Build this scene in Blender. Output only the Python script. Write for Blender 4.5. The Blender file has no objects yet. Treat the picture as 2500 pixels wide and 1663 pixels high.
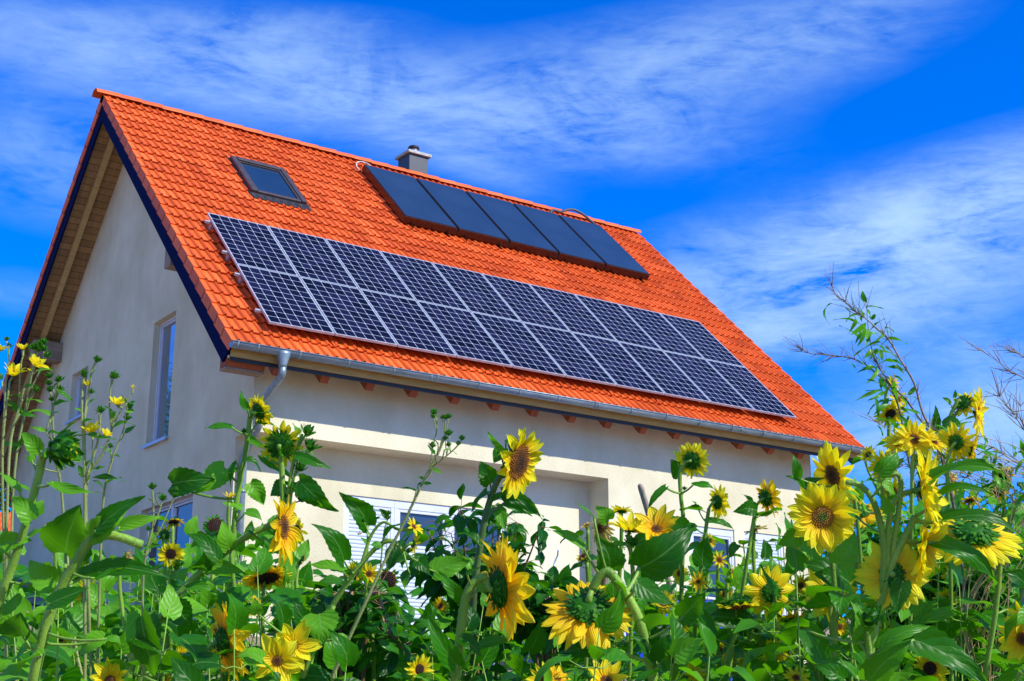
import bpy, math, random
from mathutils import Vector as V, Matrix
random.seed(7)
RND = random.Random(11)
sc = bpy.context.scene
COL = sc.collection
F = 3485.7                      # focal length of the photograph in its own pixels
PX, PY = 1250.0, 831.5
Z0 = 12.45                      # height of the ridge line above the ground under the camera
CAM = V((-7.381, -22.751, -10.949 + Z0))
YAW, PIT = math.radians(35.359), math.radians(15.84)
FWD = V((math.sin(YAW)*math.cos(PIT), math.cos(YAW)*math.cos(PIT), math.sin(PIT)))
RGT = V((math.cos(YAW), -math.sin(YAW), 0))
UPV = RGT.cross(FWD)
P = math.radians(44.29)         # roof pitch
SP, CP = math.sin(P), math.cos(P)

def W(x, y, d):                 # survey point: photo position + distance -> point in the garden
    return CAM + (FWD + RGT*((x-PX)/F) + UPV*((PY-y)/F))*d
def ground_z(x, y):
    yy = min(y, 14)
    z = Z0 - 9.6 + .167*(yy + 5.2)
    z += .07*math.sin(x*1.7+y*.6)*math.cos(y*1.3) if -21 < y < -6.5 else 0
    return max(z, -.6)

# ------------------------------------------------------------------ helpers
class MB:
    def __init__(s): s.v=[]; s.f=[]; s.uv=[]; s.rd=[]; s.mi=[]
    def add(s, vs, fs, uvs=None, rd=0.0, mi=None):
        s.mi += mi if mi else [0]*len(fs)
        o=len(s.v); s.v += [V(a) for a in vs]
        s.f += [tuple(i+o for i in f) for f in fs]
        s.uv += list(uvs) if uvs else [(0,0)]*len(vs)
        s.rd += rd if isinstance(rd, list) else [rd]*len(vs)
    def quad(s, a,b,c,d, uv=None, rd=0): s.add([a,b,c,d],[(0,1,2,3)],uv or [(0,0),(1,0),(1,1),(0,1)],rd)
    def box(s, x0,x1,y0,y1,z0,z1, fn=None, rd=0):
        vs=[(x,y,z) for z in (z0,z1) for y in (y0,y1) for x in (x0,x1)]
        if fn: vs=[fn(*q) for q in vs]
        s.add(vs,[(0,2,3,1),(4,5,7,6),(0,1,5,4),(2,6,7,3),(0,4,6,2),(1,3,7,5)],
              [(q[0],q[1]) for q in vs], rd)
    def tube(s, pts, r0, r1=None, n=8, cap=True, radii=None):
        pts=[V(p) for p in pts]; r1=r0 if r1 is None else r1
        N=len(pts); vs=[]; uv=[]; nrm=None
        for i,p in enumerate(pts):
            t=(pts[min(i+1,N-1)]-pts[max(i-1,0)])
            if t.length<1e-9: t=V((0,0,1))
            t.normalize()
            if nrm is None:
                nrm=t.cross(V((0,0,1)) if abs(t.z)<.9 else V((1,0,0))).normalized()
            else:
                nrm=(nrm-t*nrm.dot(t)).normalized()
            b=t.cross(nrm); r=radii[i] if radii else r0+(r1-r0)*i/(N-1)
            for k in range(n):
                a=2*math.pi*k/n; vs.append(p+(nrm*math.cos(a)+b*math.sin(a))*r); uv.append((k/n,i/N))
        fs=[]
        for i in range(N-1):
            for k in range(n):
                k2=(k+1)%n; fs.append((i*n+k,i*n+k2,(i+1)*n+k2,(i+1)*n+k))
        if cap: fs.append(tuple(range(n-1,-1,-1))); fs.append(tuple((N-1)*n+k for k in range(n)))
        s.add(vs,fs,uv)
    def build(s, name, mat, parent=None, smooth=False, bevel=0):
        me=bpy.data.meshes.new(name)
        off=V((0,0,0))
        if parent is not None: off=ORG[parent.name]
        me.from_pydata([tuple(a-off) for a in s.v],[],s.f)
        ul=me.uv_layers.new(name='UVMap')
        idx=[0]*len(me.loops); me.loops.foreach_get('vertex_index',idx)
        fl=[]
        for i in idx: fl += [s.uv[i][0], s.uv[i][1]]
        ul.data.foreach_set('uv',fl)
        if any(s.rd):
            at=me.attributes.new('rnd','FLOAT','POINT'); at.data.foreach_set('value',s.rd)
        for q in (mat if isinstance(mat,list) else [mat]): me.materials.append(q)
        if any(s.mi): me.polygons.foreach_set('material_index',s.mi)
        if smooth: me.polygons.foreach_set('use_smooth',[True]*len(me.polygons))
        me.update()
        o=bpy.data.objects.new(name,me); COL.objects.link(o)
        ORG[o.name]=off.copy()
        if parent is not None: o.parent=parent
        if bevel:
            b=o.modifiers.new('bevel','BEVEL'); b.width=bevel; b.segments=2; b.limit_method='ANGLE'
        return o
ORG={}
def tag(o, label=None, cat=None, group=None, kind=None):
    if label: o['label']=label
    if cat: o['category']=cat
    if group: o['group']=group
    if kind: o['kind']=kind
    return o
def empty(name, loc, label=None, cat=None, group=None):
    o=bpy.data.objects.new(name,None); COL.objects.link(o); o.location=loc
    o.empty_display_size=.1; ORG[o.name]=V(loc)
    return tag(o,label,cat,group)

def part_empty(name, loc, label=None):
    o=empty(name,(0,0,0),label); o.location=V(loc)-ORG[house.name]; o.parent=house; ORG[o.name]=V(loc); return o

# ------------------------------------------------------------------ materials
def newmat(name):
    m=bpy.data.materials.new(name); m.use_nodes=True
    nt=m.node_tree; return m, nt, nt.nodes['Principled BSDF'], nt.nodes['Material Output']
def N(nt,t,**k):
    n=nt.nodes.new(t)
    for a,b in k.items():
        if a in ('operation','blend_type','data_type','noise_dimensions','feature','distance','attribute_name','interpolation_type','clamp','use_clamp','bands_direction','wave_type'): setattr(n,a,b)
        else: n.inputs[a.replace('_',' ')].default_value=b
    return n
def L(nt,a,b): nt.links.new(a,b)
def ramp(nt, fac, stops):
    r=nt.nodes.new('ShaderNodeValToRGB'); e=r.color_ramp.elements
    e[0].position=stops[0][0]; e[0].color=(*stops[0][1],1)
    e[1].position=stops[-1][0]; e[1].color=(*stops[-1][1],1)
    for p,c in stops[1:-1]:
        q=e.new(p); q.color=(*c,1)
    L(nt,fac,r.inputs[0]); return r
def mathn(nt,op,a,b=None,c=None):
    n=nt.nodes.new('ShaderNodeMath'); n.operation=op
    for i,v in enumerate((a,b,c)):
        if v is None: continue
        if isinstance(v,(int,float)): n.inputs[i].default_value=v
        else: L(nt,v,n.inputs[i])
    return n.outputs[0]
def noise(nt, scale, detail=4, rough=.55, vec=None, mapping=None):
    n=N(nt,'ShaderNodeTexNoise',Scale=scale,Detail=detail,Roughness=rough)
    if vec is None:
        tc=nt.nodes.new('ShaderNodeTexCoord'); vec=tc.outputs['Object']
    if mapping:
        mp=nt.nodes.new('ShaderNodeMapping'); mp.inputs['Scale'].default_value=mapping; L(nt,vec,mp.inputs[0]); vec=mp.outputs[0]
    L(nt,vec,n.inputs['Vector']); return n.outputs['Fac']
def bump(nt, bs, h, strength=.3, dist=.01):
    b=N(nt,'ShaderNodeBump',Strength=strength,Distance=dist); L(nt,h,b.inputs['Height']); L(nt,b.outputs[0],bs.inputs['Normal'])
def simple(name, c1, c2, scale=8, rough=.6, metal=0, bstr=.2, bdist=.004, detail=5, mapping=None, spec=.5):
    m,nt,bs,out=newmat(name)
    n=noise(nt,scale,detail,mapping=mapping)
    r=ramp(nt,n,[(.3,c1),(.7,c2)]); L(nt,r.outputs[0],bs.inputs['Base Color'])
    bs.inputs['Roughness'].default_value=rough; bs.inputs['Metallic'].default_value=metal
    bs.inputs['Specular IOR Level'].default_value=spec
    if bstr: bump(nt,bs,n,bstr,bdist)
    return m
M={}
# roof tiles: every tile a little different (attribute rnd), fine mottling, pale lichen dots
m,nt,bs,out=newmat('clay_tile'); M['tile']=m
at=N(nt,'ShaderNodeAttribute'); at.attribute_name='rnd'
r=ramp(nt,at.outputs['Fac'],[(0,(.58,.085,.012)),(.5,(.74,.120,.017)),(1,(.86,.165,.032))])
n1=noise(nt,3,6,.65); n2=noise(nt,70,3)
mx=N(nt,'ShaderNodeMix',data_type='RGBA',blend_type='MULTIPLY'); mx.inputs[0].default_value=1
L(nt,r.outputs[0],mx.inputs[6])
rr=ramp(nt,n1,[(.3,(.80,.78,.76)),(.55,(1,1,1)),(.75,(1.0,1.0,1.0))]); L(nt,rr.outputs[0],mx.inputs[7])
vo=N(nt,'ShaderNodeTexVoronoi',Scale=5.5); tc=nt.nodes.new('ShaderNodeTexCoord'); L(nt,tc.outputs['Object'],vo.inputs['Vector'])
sp=mathn(nt,'LESS_THAN',vo.outputs['Distance'],.045)
mx2=N(nt,'ShaderNodeMix',data_type='RGBA'); L(nt,mathn(nt,'MULTIPLY',sp,.55),mx2.inputs[0]); L(nt,mx.outputs[2],mx2.inputs[6]); mx2.inputs[7].default_value=(.8,.5,.33,1)
L(nt,mx2.outputs[2],bs.inputs['Base Color']); bs.inputs['Roughness'].default_value=.6; bs.inputs['Specular IOR Level'].default_value=.25
bump(nt,bs,n2,.15,.003)
M['tiledark']=simple('tile_joint',(.10,.025,.008),(.18,.045,.012),30,.9,bstr=0)
# render / stucco
def stucco(name,a,b):
    m,nt,bs,out=newmat(name)
    n1=noise(nt,.9,5,.6); n2=noise(nt,60,4,.6); n3=noise(nt,5,6,.6,mapping=(1,1,.25)); n5=noise(nt,.55,3,.5,mapping=(1.0,1.0,.8))
    s=mathn(nt,'ADD',mathn(nt,'MULTIPLY',n1,.6),mathn(nt,'MULTIPLY',n3,.15)); s=mathn(nt,'ADD',s,mathn(nt,'MULTIPLY',n5,.25))
    r=ramp(nt,s,[(.36,a),(.6,b)]); L(nt,r.outputs[0],bs.inputs['Base Color'])
    bs.inputs['Roughness'].default_value=.93; bs.inputs['Specular IOR Level'].default_value=.2
    bump(nt,bs,n2,.8,.012); return m
M['stucco']=stucco('render_plaster',(.55,.505,.315),(.72,.67,.465))
# timber
def wood(name,a,b,dark,sc_=(1,1,1),plank=None,axis=1):
    m,nt,bs,out=newmat(name)
    tc=nt.nodes.new('ShaderNodeTexCoord')
    n1=noise(nt,7,6,.6,vec=tc.outputs['Object'],mapping=sc_)
    r=ramp(nt,n1,[(.3,a),(.7,b)])
    vo=N(nt,'ShaderNodeTexVoronoi',Scale=2.6); L(nt,tc.outputs['Object'],vo.inputs['Vector'])
    k=ramp(nt,vo.outputs['Distance'],[(.03,(1,1,1)),(.075,(0,0,0))])
    mx=N(nt,'ShaderNodeMix',data_type='RGBA'); L(nt,k.outputs[0],mx.inputs[0]); L(nt,r.outputs[0],mx.inputs[6]); mx.inputs[7].default_value=(*dark,1)
    last=mx.outputs[2]
    if plank:
        uv=nt.nodes.new('ShaderNodeUVMap'); sx=nt.nodes.new('ShaderNodeSeparateXYZ'); L(nt,uv.outputs[0],sx.inputs[0])
        fr=mathn(nt,'FRACT',mathn(nt,'MULTIPLY',sx.outputs[1],1/plank))
        g=mathn(nt,'LESS_THAN',fr,.07)
        fl=mathn(nt,'FLOOR',mathn(nt,'MULTIPLY',sx.outputs[1],1/plank))
        wn=nt.nodes.new('ShaderNodeTexWhiteNoise'); wn.noise_dimensions='1D'; L(nt,fl,wn.inputs['W'])
        hs=N(nt,'ShaderNodeHueSaturation'); L(nt,mathn(nt,'ADD',mathn(nt,'MULTIPLY',wn.outputs['Value'],.35),.8),hs.inputs['Value']); L(nt,last,hs.inputs['Color'])
        mg=N(nt,'ShaderNodeMix',data_type='RGBA'); L(nt,g,mg.inputs[0]); L(nt,hs.outputs[0],mg.inputs[6]); mg.inputs[7].default_value=(.05,.03,.015,1)
        last=mg.outputs[2]; bump(nt,bs,mathn(nt,'SUBTRACT',1,g),.6,.01)
    else: bump(nt,bs,n1,.25,.004)
    L(nt,last,bs.inputs['Base Color']); bs.inputs['Roughness'].default_value=.75
    return m
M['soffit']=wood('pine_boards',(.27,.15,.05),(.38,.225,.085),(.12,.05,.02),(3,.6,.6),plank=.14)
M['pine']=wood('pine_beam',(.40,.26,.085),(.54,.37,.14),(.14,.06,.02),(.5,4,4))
M['fascia']=wood('weathered_fascia',(.40,.24,.06),(.54,.35,.11),(.12,.06,.03),(.6,4,4))
M['tail']=wood('stained_rafter',(.22,.050,.014),(.36,.09,.028),(.10,.03,.02),(4,.6,.6))
M['oldwood']=wood('grey_purlin',(.20,.14,.09),(.34,.25,.17),(.07,.05,.04),(.6,4,4))
M['handle']=wood('weathered_handle',(.25,.19,.14),(.42,.34,.26),(.10,.08,.06),(8,8,1))
M['navy']=simple('navy_barge_paint',(.0015,.004,.036),(.003,.006,.05),12,.7,bstr=.1,spec=.03)
M['black']=simple('black_mesh_strip',(.006,.006,.008),(.02,.02,.025),60,.6,bstr=.3)
M['zinc']=simple('zinc_sheet',(.17,.23,.26),(.27,.34,.37),5,.42,.45,bstr=.1,bdist=.002,mapping=(1,3,3))
M['alu']=simple('anodised_frame',(.36,.40,.44),(.48,.52,.57),14,.45,.2,bstr=.05)
M['white']=simple('white_plastic',(.54,.57,.62),(.62,.65,.70),5,.35,bstr=0)
M['sill']=simple('sill_metal',(.40,.43,.48),(.52,.55,.60),8,.4,.4,bstr=.05)
M['skyframe']=simple('umber_aluminium',(.045,.032,.032),(.075,.055,.055),10,.45,.1,bstr=.05)
M['lead']=simple('lead_apron',(.022,.022,.028),(.05,.05,.06),12,.5,.3,bstr=.3,bdist=.006)
M['chim']=simple('slate_cladding',(.035,.042,.055),(.052,.062,.078),3,.55,.0,bstr=.08)
M['cap']=simple('chimney_concrete',(.30,.29,.26),(.60,.58,.52),14,.9,bstr=.7,bdist=.01)
M['steel']=simple('stainless_flue',(.5,.5,.52),(.68,.68,.7),9,.25,.95,bstr=0)
M['colside']=simple('collector_case',(.045,.018,.012),(.085,.032,.02),20,.35,.6,bstr=.05)
M['blue']=simple('blue_pool_wall',(.008,.05,.45),(.015,.08,.62),4,.4,bstr=.1)
M['galv']=simple('galvanised_wire',(.45,.5,.53),(.66,.7,.73),40,.35,.8,bstr=0)
M['cloth']=simple('grey_tarp',(.3,.3,.32),(.48,.48,.5),6,.8,bstr=.6,bdist=.03)
M['brick']=simple('roof_shed_wall',(.07,.03,.02),(.12,.06,.04),10,.8)
M['hose']=simple('white_hose',(.6,.6,.58),(.75,.75,.72),30,.5,bstr=.1)
M['foil']=simple('insulated_hose',(.02,.02,.024),(.10,.10,.12),55,.6,.0,bstr=.5)
def glass(name,c,rough=.04,cc=None,spec=.5,metal=0):
    m,nt,bs,out=newmat(name)
    n=noise(nt,1.3,3); r=ramp(nt,n,[(.3,c),(.7,cc or c)]); L(nt,r.outputs[0],bs.inputs['Base Color'])
    bs.inputs['Roughness'].default_value=rough; bs.inputs['Specular IOR Level'].default_value=spec; bs.inputs['Metallic'].default_value=metal
    return m
M['gglass']=glass('gable_pane',(.30,.36,.44),.03,(.36,.42,.5),.5,.8)
M['wglass']=glass('window_pane',(.02,.03,.05),.02,(.03,.04,.06),1.0)
M['sglass']=glass('skylight_pane',(.010,.028,.055),.08,(.014,.034,.066),.6)
m,nt,bs,out=newmat('collector_glass'); M['cglass']=m
n=noise(nt,60,3); n2=noise(nt,1.2,3)
r=ramp(nt,n2,[(.3,(.012,.030,.060)),(.7,(.018,.040,.076))]); L(nt,r.outputs[0],bs.inputs['Base Color'])
bs.inputs['Roughness'].default_value=.3; bs.inputs['Specular IOR Level'].default_value=.55; bump(nt,bs,n,.12,.001)
# photovoltaic cells
m,nt,bs,out=newmat('solar_cells'); M['cells']=m
uv=nt.nodes.new('ShaderNodeUVMap'); sx=nt.nodes.new('ShaderNodeSeparateXYZ'); L(nt,uv.outputs[0],sx.inputs[0])
fu=mathn(nt,'FRACT',mathn(nt,'MULTIPLY',sx.outputs[0],6)); fv=mathn(nt,'FRACT',mathn(nt,'MULTIPLY',sx.outputs[1],10))
au=mathn(nt,'ABSOLUTE',mathn(nt,'SUBTRACT',fu,.5)); av=mathn(nt,'ABSOLUTE',mathn(nt,'SUBTRACT',fv,.5))
line=mathn(nt,'GREATER_THAN',mathn(nt,'MAXIMUM',au,av),.483)
dia=mathn(nt,'GREATER_THAN',mathn(nt,'ADD',au,av),.91)
bus=mathn(nt,'FRACT',mathn(nt,'MULTIPLY',fu,4)); bus=mathn(nt,'LESS_THAN',mathn(nt,'ABSOLUTE',mathn(nt,'SUBTRACT',bus,.5)),.035)
lw=mathn(nt,'MAXIMUM',line,dia)
wn=nt.nodes.new('ShaderNodeTexWhiteNoise'); wn.noise_dimensions='3D'
cb=nt.nodes.new('ShaderNodeCombineXYZ'); L(nt,mathn(nt,'FLOOR',mathn(nt,'MULTIPLY',sx.outputs[0],6)),cb.inputs[0]); L(nt,mathn(nt,'FLOOR',mathn(nt,'MULTIPLY',sx.outputs[1],10)),cb.inputs[1])
oi=nt.nodes.new('ShaderNodeObjectInfo'); L(nt,oi.outputs['Random'],cb.inputs[2]); L(nt,cb.outputs[0],wn.inputs['Vector'])
cr=ramp(nt,wn.outputs['Value'],[(0,(.002,.003,.013)),(1,(.009,.010,.036))])
m1=N(nt,'ShaderNodeMix',data_type='RGBA'); L(nt,mathn(nt,'MULTIPLY',bus,.035),m1.inputs[0]); L(nt,cr.outputs[0],m1.inputs[6]); m1.inputs[7].default_value=(.5,.55,.65,1)
m2=N(nt,'ShaderNodeMix',data_type='RGBA'); L(nt,lw,m2.inputs[0]); L(nt,m1.outputs[2],m2.inputs[6]); m2.inputs[7].default_value=(.50,.55,.66,1)
L(nt,m2.outputs[2],bs.inputs['Base Color']); bs.inputs['Roughness'].default_value=.22; bs.inputs['Specular IOR Level'].default_value=.02
# roller blind slats
m,nt,bs,out=newmat('roller_slats'); M['slats']=m
tc=nt.nodes.new('ShaderNodeTexCoord'); sx=nt.nodes.new('ShaderNodeSeparateXYZ'); L(nt,tc.outputs['Object'],sx.inputs[0])
fr=mathn(nt,'FRACT',mathn(nt,'MULTIPLY',sx.outputs[2],18))
r=ramp(nt,fr,[(0,(.24,.32,.37)),(.16,(.42,.51,.55)),(.5,(.50,.58,.61)),(1,(.42,.51,.55))]); L(nt,r.outputs[0],bs.inputs['Base Color'])
b=N(nt,'ShaderNodeBump',Strength=.8,Distance=.01); L(nt,mathn(nt,'SINE',mathn(nt,'MULTIPLY',fr,3.1416)),b.inputs['Height']); L(nt,b.outputs[0],bs.inputs['Normal'])
bs.inputs['Roughness'].default_value=.5
# soil
m,nt,bs,out=newmat('garden_soil'); M['soil']=m
n1=noise(nt,1.1,8,.65); n2=noise(nt,14,8,.7)
s=mathn(nt,'ADD',mathn(nt,'MULTIPLY',n1,.4),mathn(nt,'MULTIPLY',n2,.6))
r=ramp(nt,s,[(.34,(.22,.13,.085)),(.5,(.52,.34,.23)),(.64,(.72,.53,.40))]); L(nt,r.outputs[0],bs.inputs['Base Color']); bs.inputs['Roughness'].default_value=.95
bump(nt,bs,n2,1,.12)
M['gravel']=simple('grey_gravel',(.10,.09,.11),(.28,.26,.28),35,.9,bstr=1,bdist=.05)

# foliage
def leafmat(name, cols, trans, vein=True, tf=.36, rough=.36):
    m,nt,bs,out=newmat(name)
    at=N(nt,'ShaderNodeAttribute'); at.attribute_name='rnd'
    r=ramp(nt,at.outputs['Fac'],[(0,cols[0]),(.5,cols[1]),(1,cols[2])])
    n1=noise(nt,16,4)
    hs=N(nt,'ShaderNodeHueSaturation'); L(nt,r.outputs[0],hs.inputs['Color']); L(nt,mathn(nt,'ADD',mathn(nt,'MULTIPLY',n1,.7),.65),hs.inputs['Value'])
    last=hs.outputs[0]
    if vein:
        uv=nt.nodes.new('ShaderNodeUVMap'); sx=nt.nodes.new('ShaderNodeSeparateXYZ'); L(nt,uv.outputs[0],sx.inputs[0])
        a=mathn(nt,'ABSOLUTE',mathn(nt,'SUBTRACT',sx.outputs[0],.5))
        mid=mathn(nt,'LESS_THAN',a,.022)
        fr=mathn(nt,'FRACT',mathn(nt,'SUBTRACT',mathn(nt,'MULTIPLY',mathn(nt,'POWER',sx.outputs[1],.8),5.2),mathn(nt,'MULTIPLY',a,4.2)))
        fa=mathn(nt,'ABSOLUTE',mathn(nt,'SUBTRACT',fr,.5))
        side=mathn(nt,'LESS_THAN',fa,.022)
        vn=mathn(nt,'MAXIMUM',mid,mathn(nt,'MULTIPLY',side,.55))
        mx=N(nt,'ShaderNodeMix',data_type='RGBA'); L(nt,mathn(nt,'MULTIPLY',vn,.42 if name=='sunflower_leaf' else .22),mx.inputs[0]); L(nt,last,mx.inputs[6]); mx.inputs[7].default_value=(.22,.42,.10,1)
        last=mx.outputs[2]
        q=mathn(nt,'ADD',mathn(nt,'POWER',mathn(nt,'MULTIPLY',fa,2),.5),mathn(nt,'MULTIPLY',noise(nt,45,3),.5))
        bump(nt,bs,q,.32,.004)
    vo=N(nt,'ShaderNodeTexVoronoi',Scale=38); tcv=nt.nodes.new('ShaderNodeTexCoord'); L(nt,tcv.outputs['Object'],vo.inputs['Vector'])
    spk=mathn(nt,'MULTIPLY',mathn(nt,'LESS_THAN',vo.outputs['Distance'],.09),.45)
    ms2=N(nt,'ShaderNodeMix',data_type='RGBA'); L(nt,spk,ms2.inputs[0]); L(nt,last,ms2.inputs[6]); ms2.inputs[7].default_value=(.28,.26,.06,1); last=ms2.outputs[2]
    L(nt,last,bs.inputs['Base Color']); bs.inputs['Roughness'].default_value=rough; bs.inputs['Specular IOR Level'].default_value=.2
    tr=N(nt,'ShaderNodeBsdfTranslucent'); 
    mt=N(nt,'ShaderNodeMix',data_type='RGBA',blend_type='MULTIPLY'); mt.inputs[0].default_value=1
    sc2=N(nt,'ShaderNodeMix',data_type='RGBA'); sc2.inputs[0].default_value=.75; L(nt,last,sc2.inputs[6]); sc2.inputs[7].default_value=(*trans,1)
    L(nt,sc2.outputs[2],tr.inputs['Color'])
    ms=N(nt,'ShaderNodeMixShader'); ms.inputs[0].default_value=tf; L(nt,bs.outputs[0],ms.inputs[1]); L(nt,tr.outputs[0],ms.inputs[2]); L(nt,ms.outputs[0],out.inputs['Surface'])
    return m
M['leaf']=leafmat('sunflower_leaf',[(.003,.055,.0008),(.026,.175,.0015),(.15,.42,.016)],(.22,.72,.004))
M['leafs']=leafmat('small_leaf',[(.003,.046,.0008),(.020,.140,.0015),(.12,.35,.012)],(.20,.68,.004),tf=.34)
M['shrubleaf']=leafmat('shrub_leaf',[(.002,.042,.001),(.010,.095,.002),(.045,.20,.010)],(.12,.50,.004),rough=.3)
M['bamboo']=leafmat('bamboo_leaf',[(.02,.14,.004),(.055,.26,.010),(.15,.40,.03)],(.15,.55,.005),vein=False)
M['bract']=leafmat('green_bract',[(.006,.07,.002),(.025,.16,.005),(.085,.30,.012)],(.15,.5,.008),vein=False,tf=.25,rough=.5)
def stemmat(name,a,b,c):
    m,nt,bs,out=newmat(name)
    n=noise(nt,9,5,mapping=(1,1,.3)); r=ramp(nt,n,[(.3,a),(.5,b),(.7,c)]); L(nt,r.outputs[0],bs.inputs['Base Color'])
    bs.inputs['Roughness'].default_value=.55; bump(nt,bs,noise(nt,180,2),.5,.003)
    bs.inputs['Sheen Weight'].default_value=.12; bs.inputs['Sheen Roughness'].default_value=.5
    return m
M['stem']=stemmat('hairy_green_stem',(.09,.21,.006),(.17,.33,.018),(.28,.46,.05))
M['stempale']=stemmat('pale_thin_stem',(.16,.20,.05),(.28,.34,.09),(.40,.42,.16))
M['stemdark']=stemmat('dark_green_stem',(.035,.07,.012),(.08,.15,.02),(.14,.22,.04))
M['stembrown']=stemmat('reddish_stem',(.12,.05,.025),(.22,.12,.05),(.34,.24,.10))
M['cane']=stemmat('dry_cane',(.22,.15,.07),(.42,.29,.12),(.58,.45,.22))
M['twig']=stemmat('grey_twig',(.09,.06,.04),(.20,.15,.11),(.33,.28,.22))
def petalmat(name,base,tip,tr):
    m,nt,bs,out=newmat(name)
    uv=nt.nodes.new('ShaderNodeUVMap'); sx=nt.nodes.new('ShaderNodeSeparateXYZ'); L(nt,uv.outputs[0],sx.inputs[0])
    r=ramp(nt,sx.outputs[1],[(0,base),(.4,tuple((a+b)/2 for a,b in zip(base,tip))),(.75,tip)])
    at=N(nt,'ShaderNodeAttribute'); at.attribute_name='rnd'
    hs=N(nt,'ShaderNodeHueSaturation'); L(nt,r.outputs[0],hs.inputs['Color']); L(nt,mathn(nt,'ADD',mathn(nt,'MULTIPLY',at.outputs['Fac'],.3),.78),hs.inputs['Value'])
    L(nt,hs.outputs[0],bs.inputs['Base Color']); bs.inputs['Roughness'].default_value=.5; bs.inputs['Specular IOR Level'].default_value=.3
    st=mathn(nt,'SINE',mathn(nt,'MULTIPLY',sx.outputs[0],28)); bump(nt,bs,st,.35,.004)
    t=N(nt,'ShaderNodeBsdfTranslucent'); t.inputs[0].default_value=(*tr,1)
    ms=N(nt,'ShaderNodeMixShader'); ms.inputs[0].default_value=.48; L(nt,bs.outputs[0],ms.inputs[1]); L(nt,t.outputs[0],ms.inputs[2]); L(nt,ms.outputs[0],out.inputs['Surface'])
    return m
M['petal']=petalmat('yellow_petal',(.98,.62,.003),(1.0,.92,.02),(1.0,.86,.01))
M['petalo']=petalmat('golden_petal',(.96,.50,.003),(1.0,.80,.012),(1.0,.72,.008))
M['petalp']=petalmat('faded_petal',(.75,.55,.12),(.85,.68,.22),(.8,.6,.12))
def discmat(name, stops):
    m,nt,bs,out=newmat(name)
    uv=nt.nodes.new('ShaderNodeUVMap'); sx=nt.nodes.new('ShaderNodeSeparateXYZ'); L(nt,uv.outputs[0],sx.inputs[0])
    r=ramp(nt,sx.outputs[0],stops)
    hs=N(nt,'ShaderNodeHueSaturation'); L(nt,r.outputs[0],hs.inputs['Color']); L(nt,mathn(nt,'ADD',mathn(nt,'MULTIPLY',sx.outputs[1],1.2),.5),hs.inputs['Value'])
    L(nt,hs.outputs[0],bs.inputs['Base Color']); bs.inputs['Roughness'].default_value=.85
    return m
M['disc_brown']=discmat('brown_florets',[(0,(.06,.022,.006)),(.45,(.13,.045,.006)),(.8,(.34,.13,.008)),(1,(.45,.2,.01))])
M['disc_dark']=discmat('dark_florets',[(0,(.02,.006,.003)),(.7,(.05,.014,.004)),(1,(.12,.04,.006))])
M['disc_green']=discmat('open_florets',[(0,(.10,.20,.01)),(.3,(.14,.18,.01)),(.5,(.35,.16,.01)),(.8,(.42,.18,.01)),(1,(.6,.34,.01))])

# ------------------------------------------------------------------ the house
X1=12.16; GX=.66; GX2=11.5; FY=-5.35; RY=-4.85
def zz(z): return z+Z0
def RP(x,s,h=0,side=-1):        # point on a roof slope: along the ridge, down the slope, above the tile bed
    return V((x, side*(s*CP+h*SP), -s*SP+h*CP+Z0))
house=empty('house',(GX,FY,ground_z(GX,FY)),'cream rendered house with steep orange tiled roof behind the sunflowers','house')
# pantiles
def tilefield(side, nrow, sub):
    mb=MB(); rnd=random.Random(3+side)
    pitch=.1447; x0=.055; ncol=int((X1-x0)/pitch)
    prof=[]
    for i in range(sub):
        u=i/sub
        h=.036*math.sin(math.pi*u/.42)**1.15 if u<.42 else .002*math.sin(math.pi*(u-.42)/.58)
        prof.append((u,h))
    for k in range(nrow):
        s1=.352+.337*k; s0=max(s1-.345,.02)
        for c in range(0,ncol+1,2):        # one tile = two rolls
            rd=min(1,max(0.02,rnd.gauss(.5,.26))); jh=rnd.uniform(-.002,.003); js=rnd.uniform(-.004,.004); jt=rnd.uniform(-.002,.002)
            pts=[]
            for cc in (c,c+1):
                for u,h in prof:
                    x=x0+(cc+u)*pitch
                    if x<=X1+.001: pts.append((x,h))
            pts.append((min(x0+(c+2)*pitch-.0015,X1),0))
            if len(pts)<3: continue
            n=len(pts); vs=[]
            for i,(x,h) in enumerate(pts):
                tt=jt*(i/n-.5)
                vs.append(RP(x,s0,h*.95-.004,side)); vs.append(RP(x,s1+js,h+.030+jh+tt,side)); vs.append(RP(x,s1+js-.001,h+.013+jh+tt,side)); vs.append(RP(x,s1+js-.012,h*.9-.006,side))
            fs=[]
            for i in range(n-1):
                a=4*i; b=4*(i+1)
                q=[(a,a+1,b+1,b),(a+1,a+2,b+2,b+1),(a+2,a+3,b+3,b+2)]
                fs += q if side<0 else [t[::-1] for t in q]
            mb.add(vs,fs,[(v.x,v.y) for v in vs],rd,[0,0,1]*(n-1))
    return mb
roof=tilefield(-1,25,10).build('roof',[M['tile'],M['tiledark']],house)
roof['label']='orange pantiled front slope of the roof'
tilefield(1,25,5).build('roof',[M['tile'],M['tiledark']],house)
# verge tiles on both slopes at the near gable, and the far gable
for side in (-1,1):
  for (xa,xb) in ((-.012,.068),(X1-.03,X1+.02)):
    mb=MB(); rnd=random.Random(5+side)
    for k in range(25):
        s1=.352+.337*k; s0=s1-.36
        rd=rnd.uniform(.25,.8)
        if 1:
            o=.0
            def fn(x,s,h): return RP(x,s,h+(.014 if s>s0+.1 else -.008),side)
            mb.box(xa,xb,max(s0,.0),s1-.004,-.012,.022,fn,rd)
            xs=xa if xa<1 else xb-.02
            mb.box(xs,xs+.018,max(s0,.0),s1-.004,-.135+(0 if xa<1 else .06),-.012,fn,rd)
    mb.build('verge_tiles',M['tile'],house)
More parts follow.
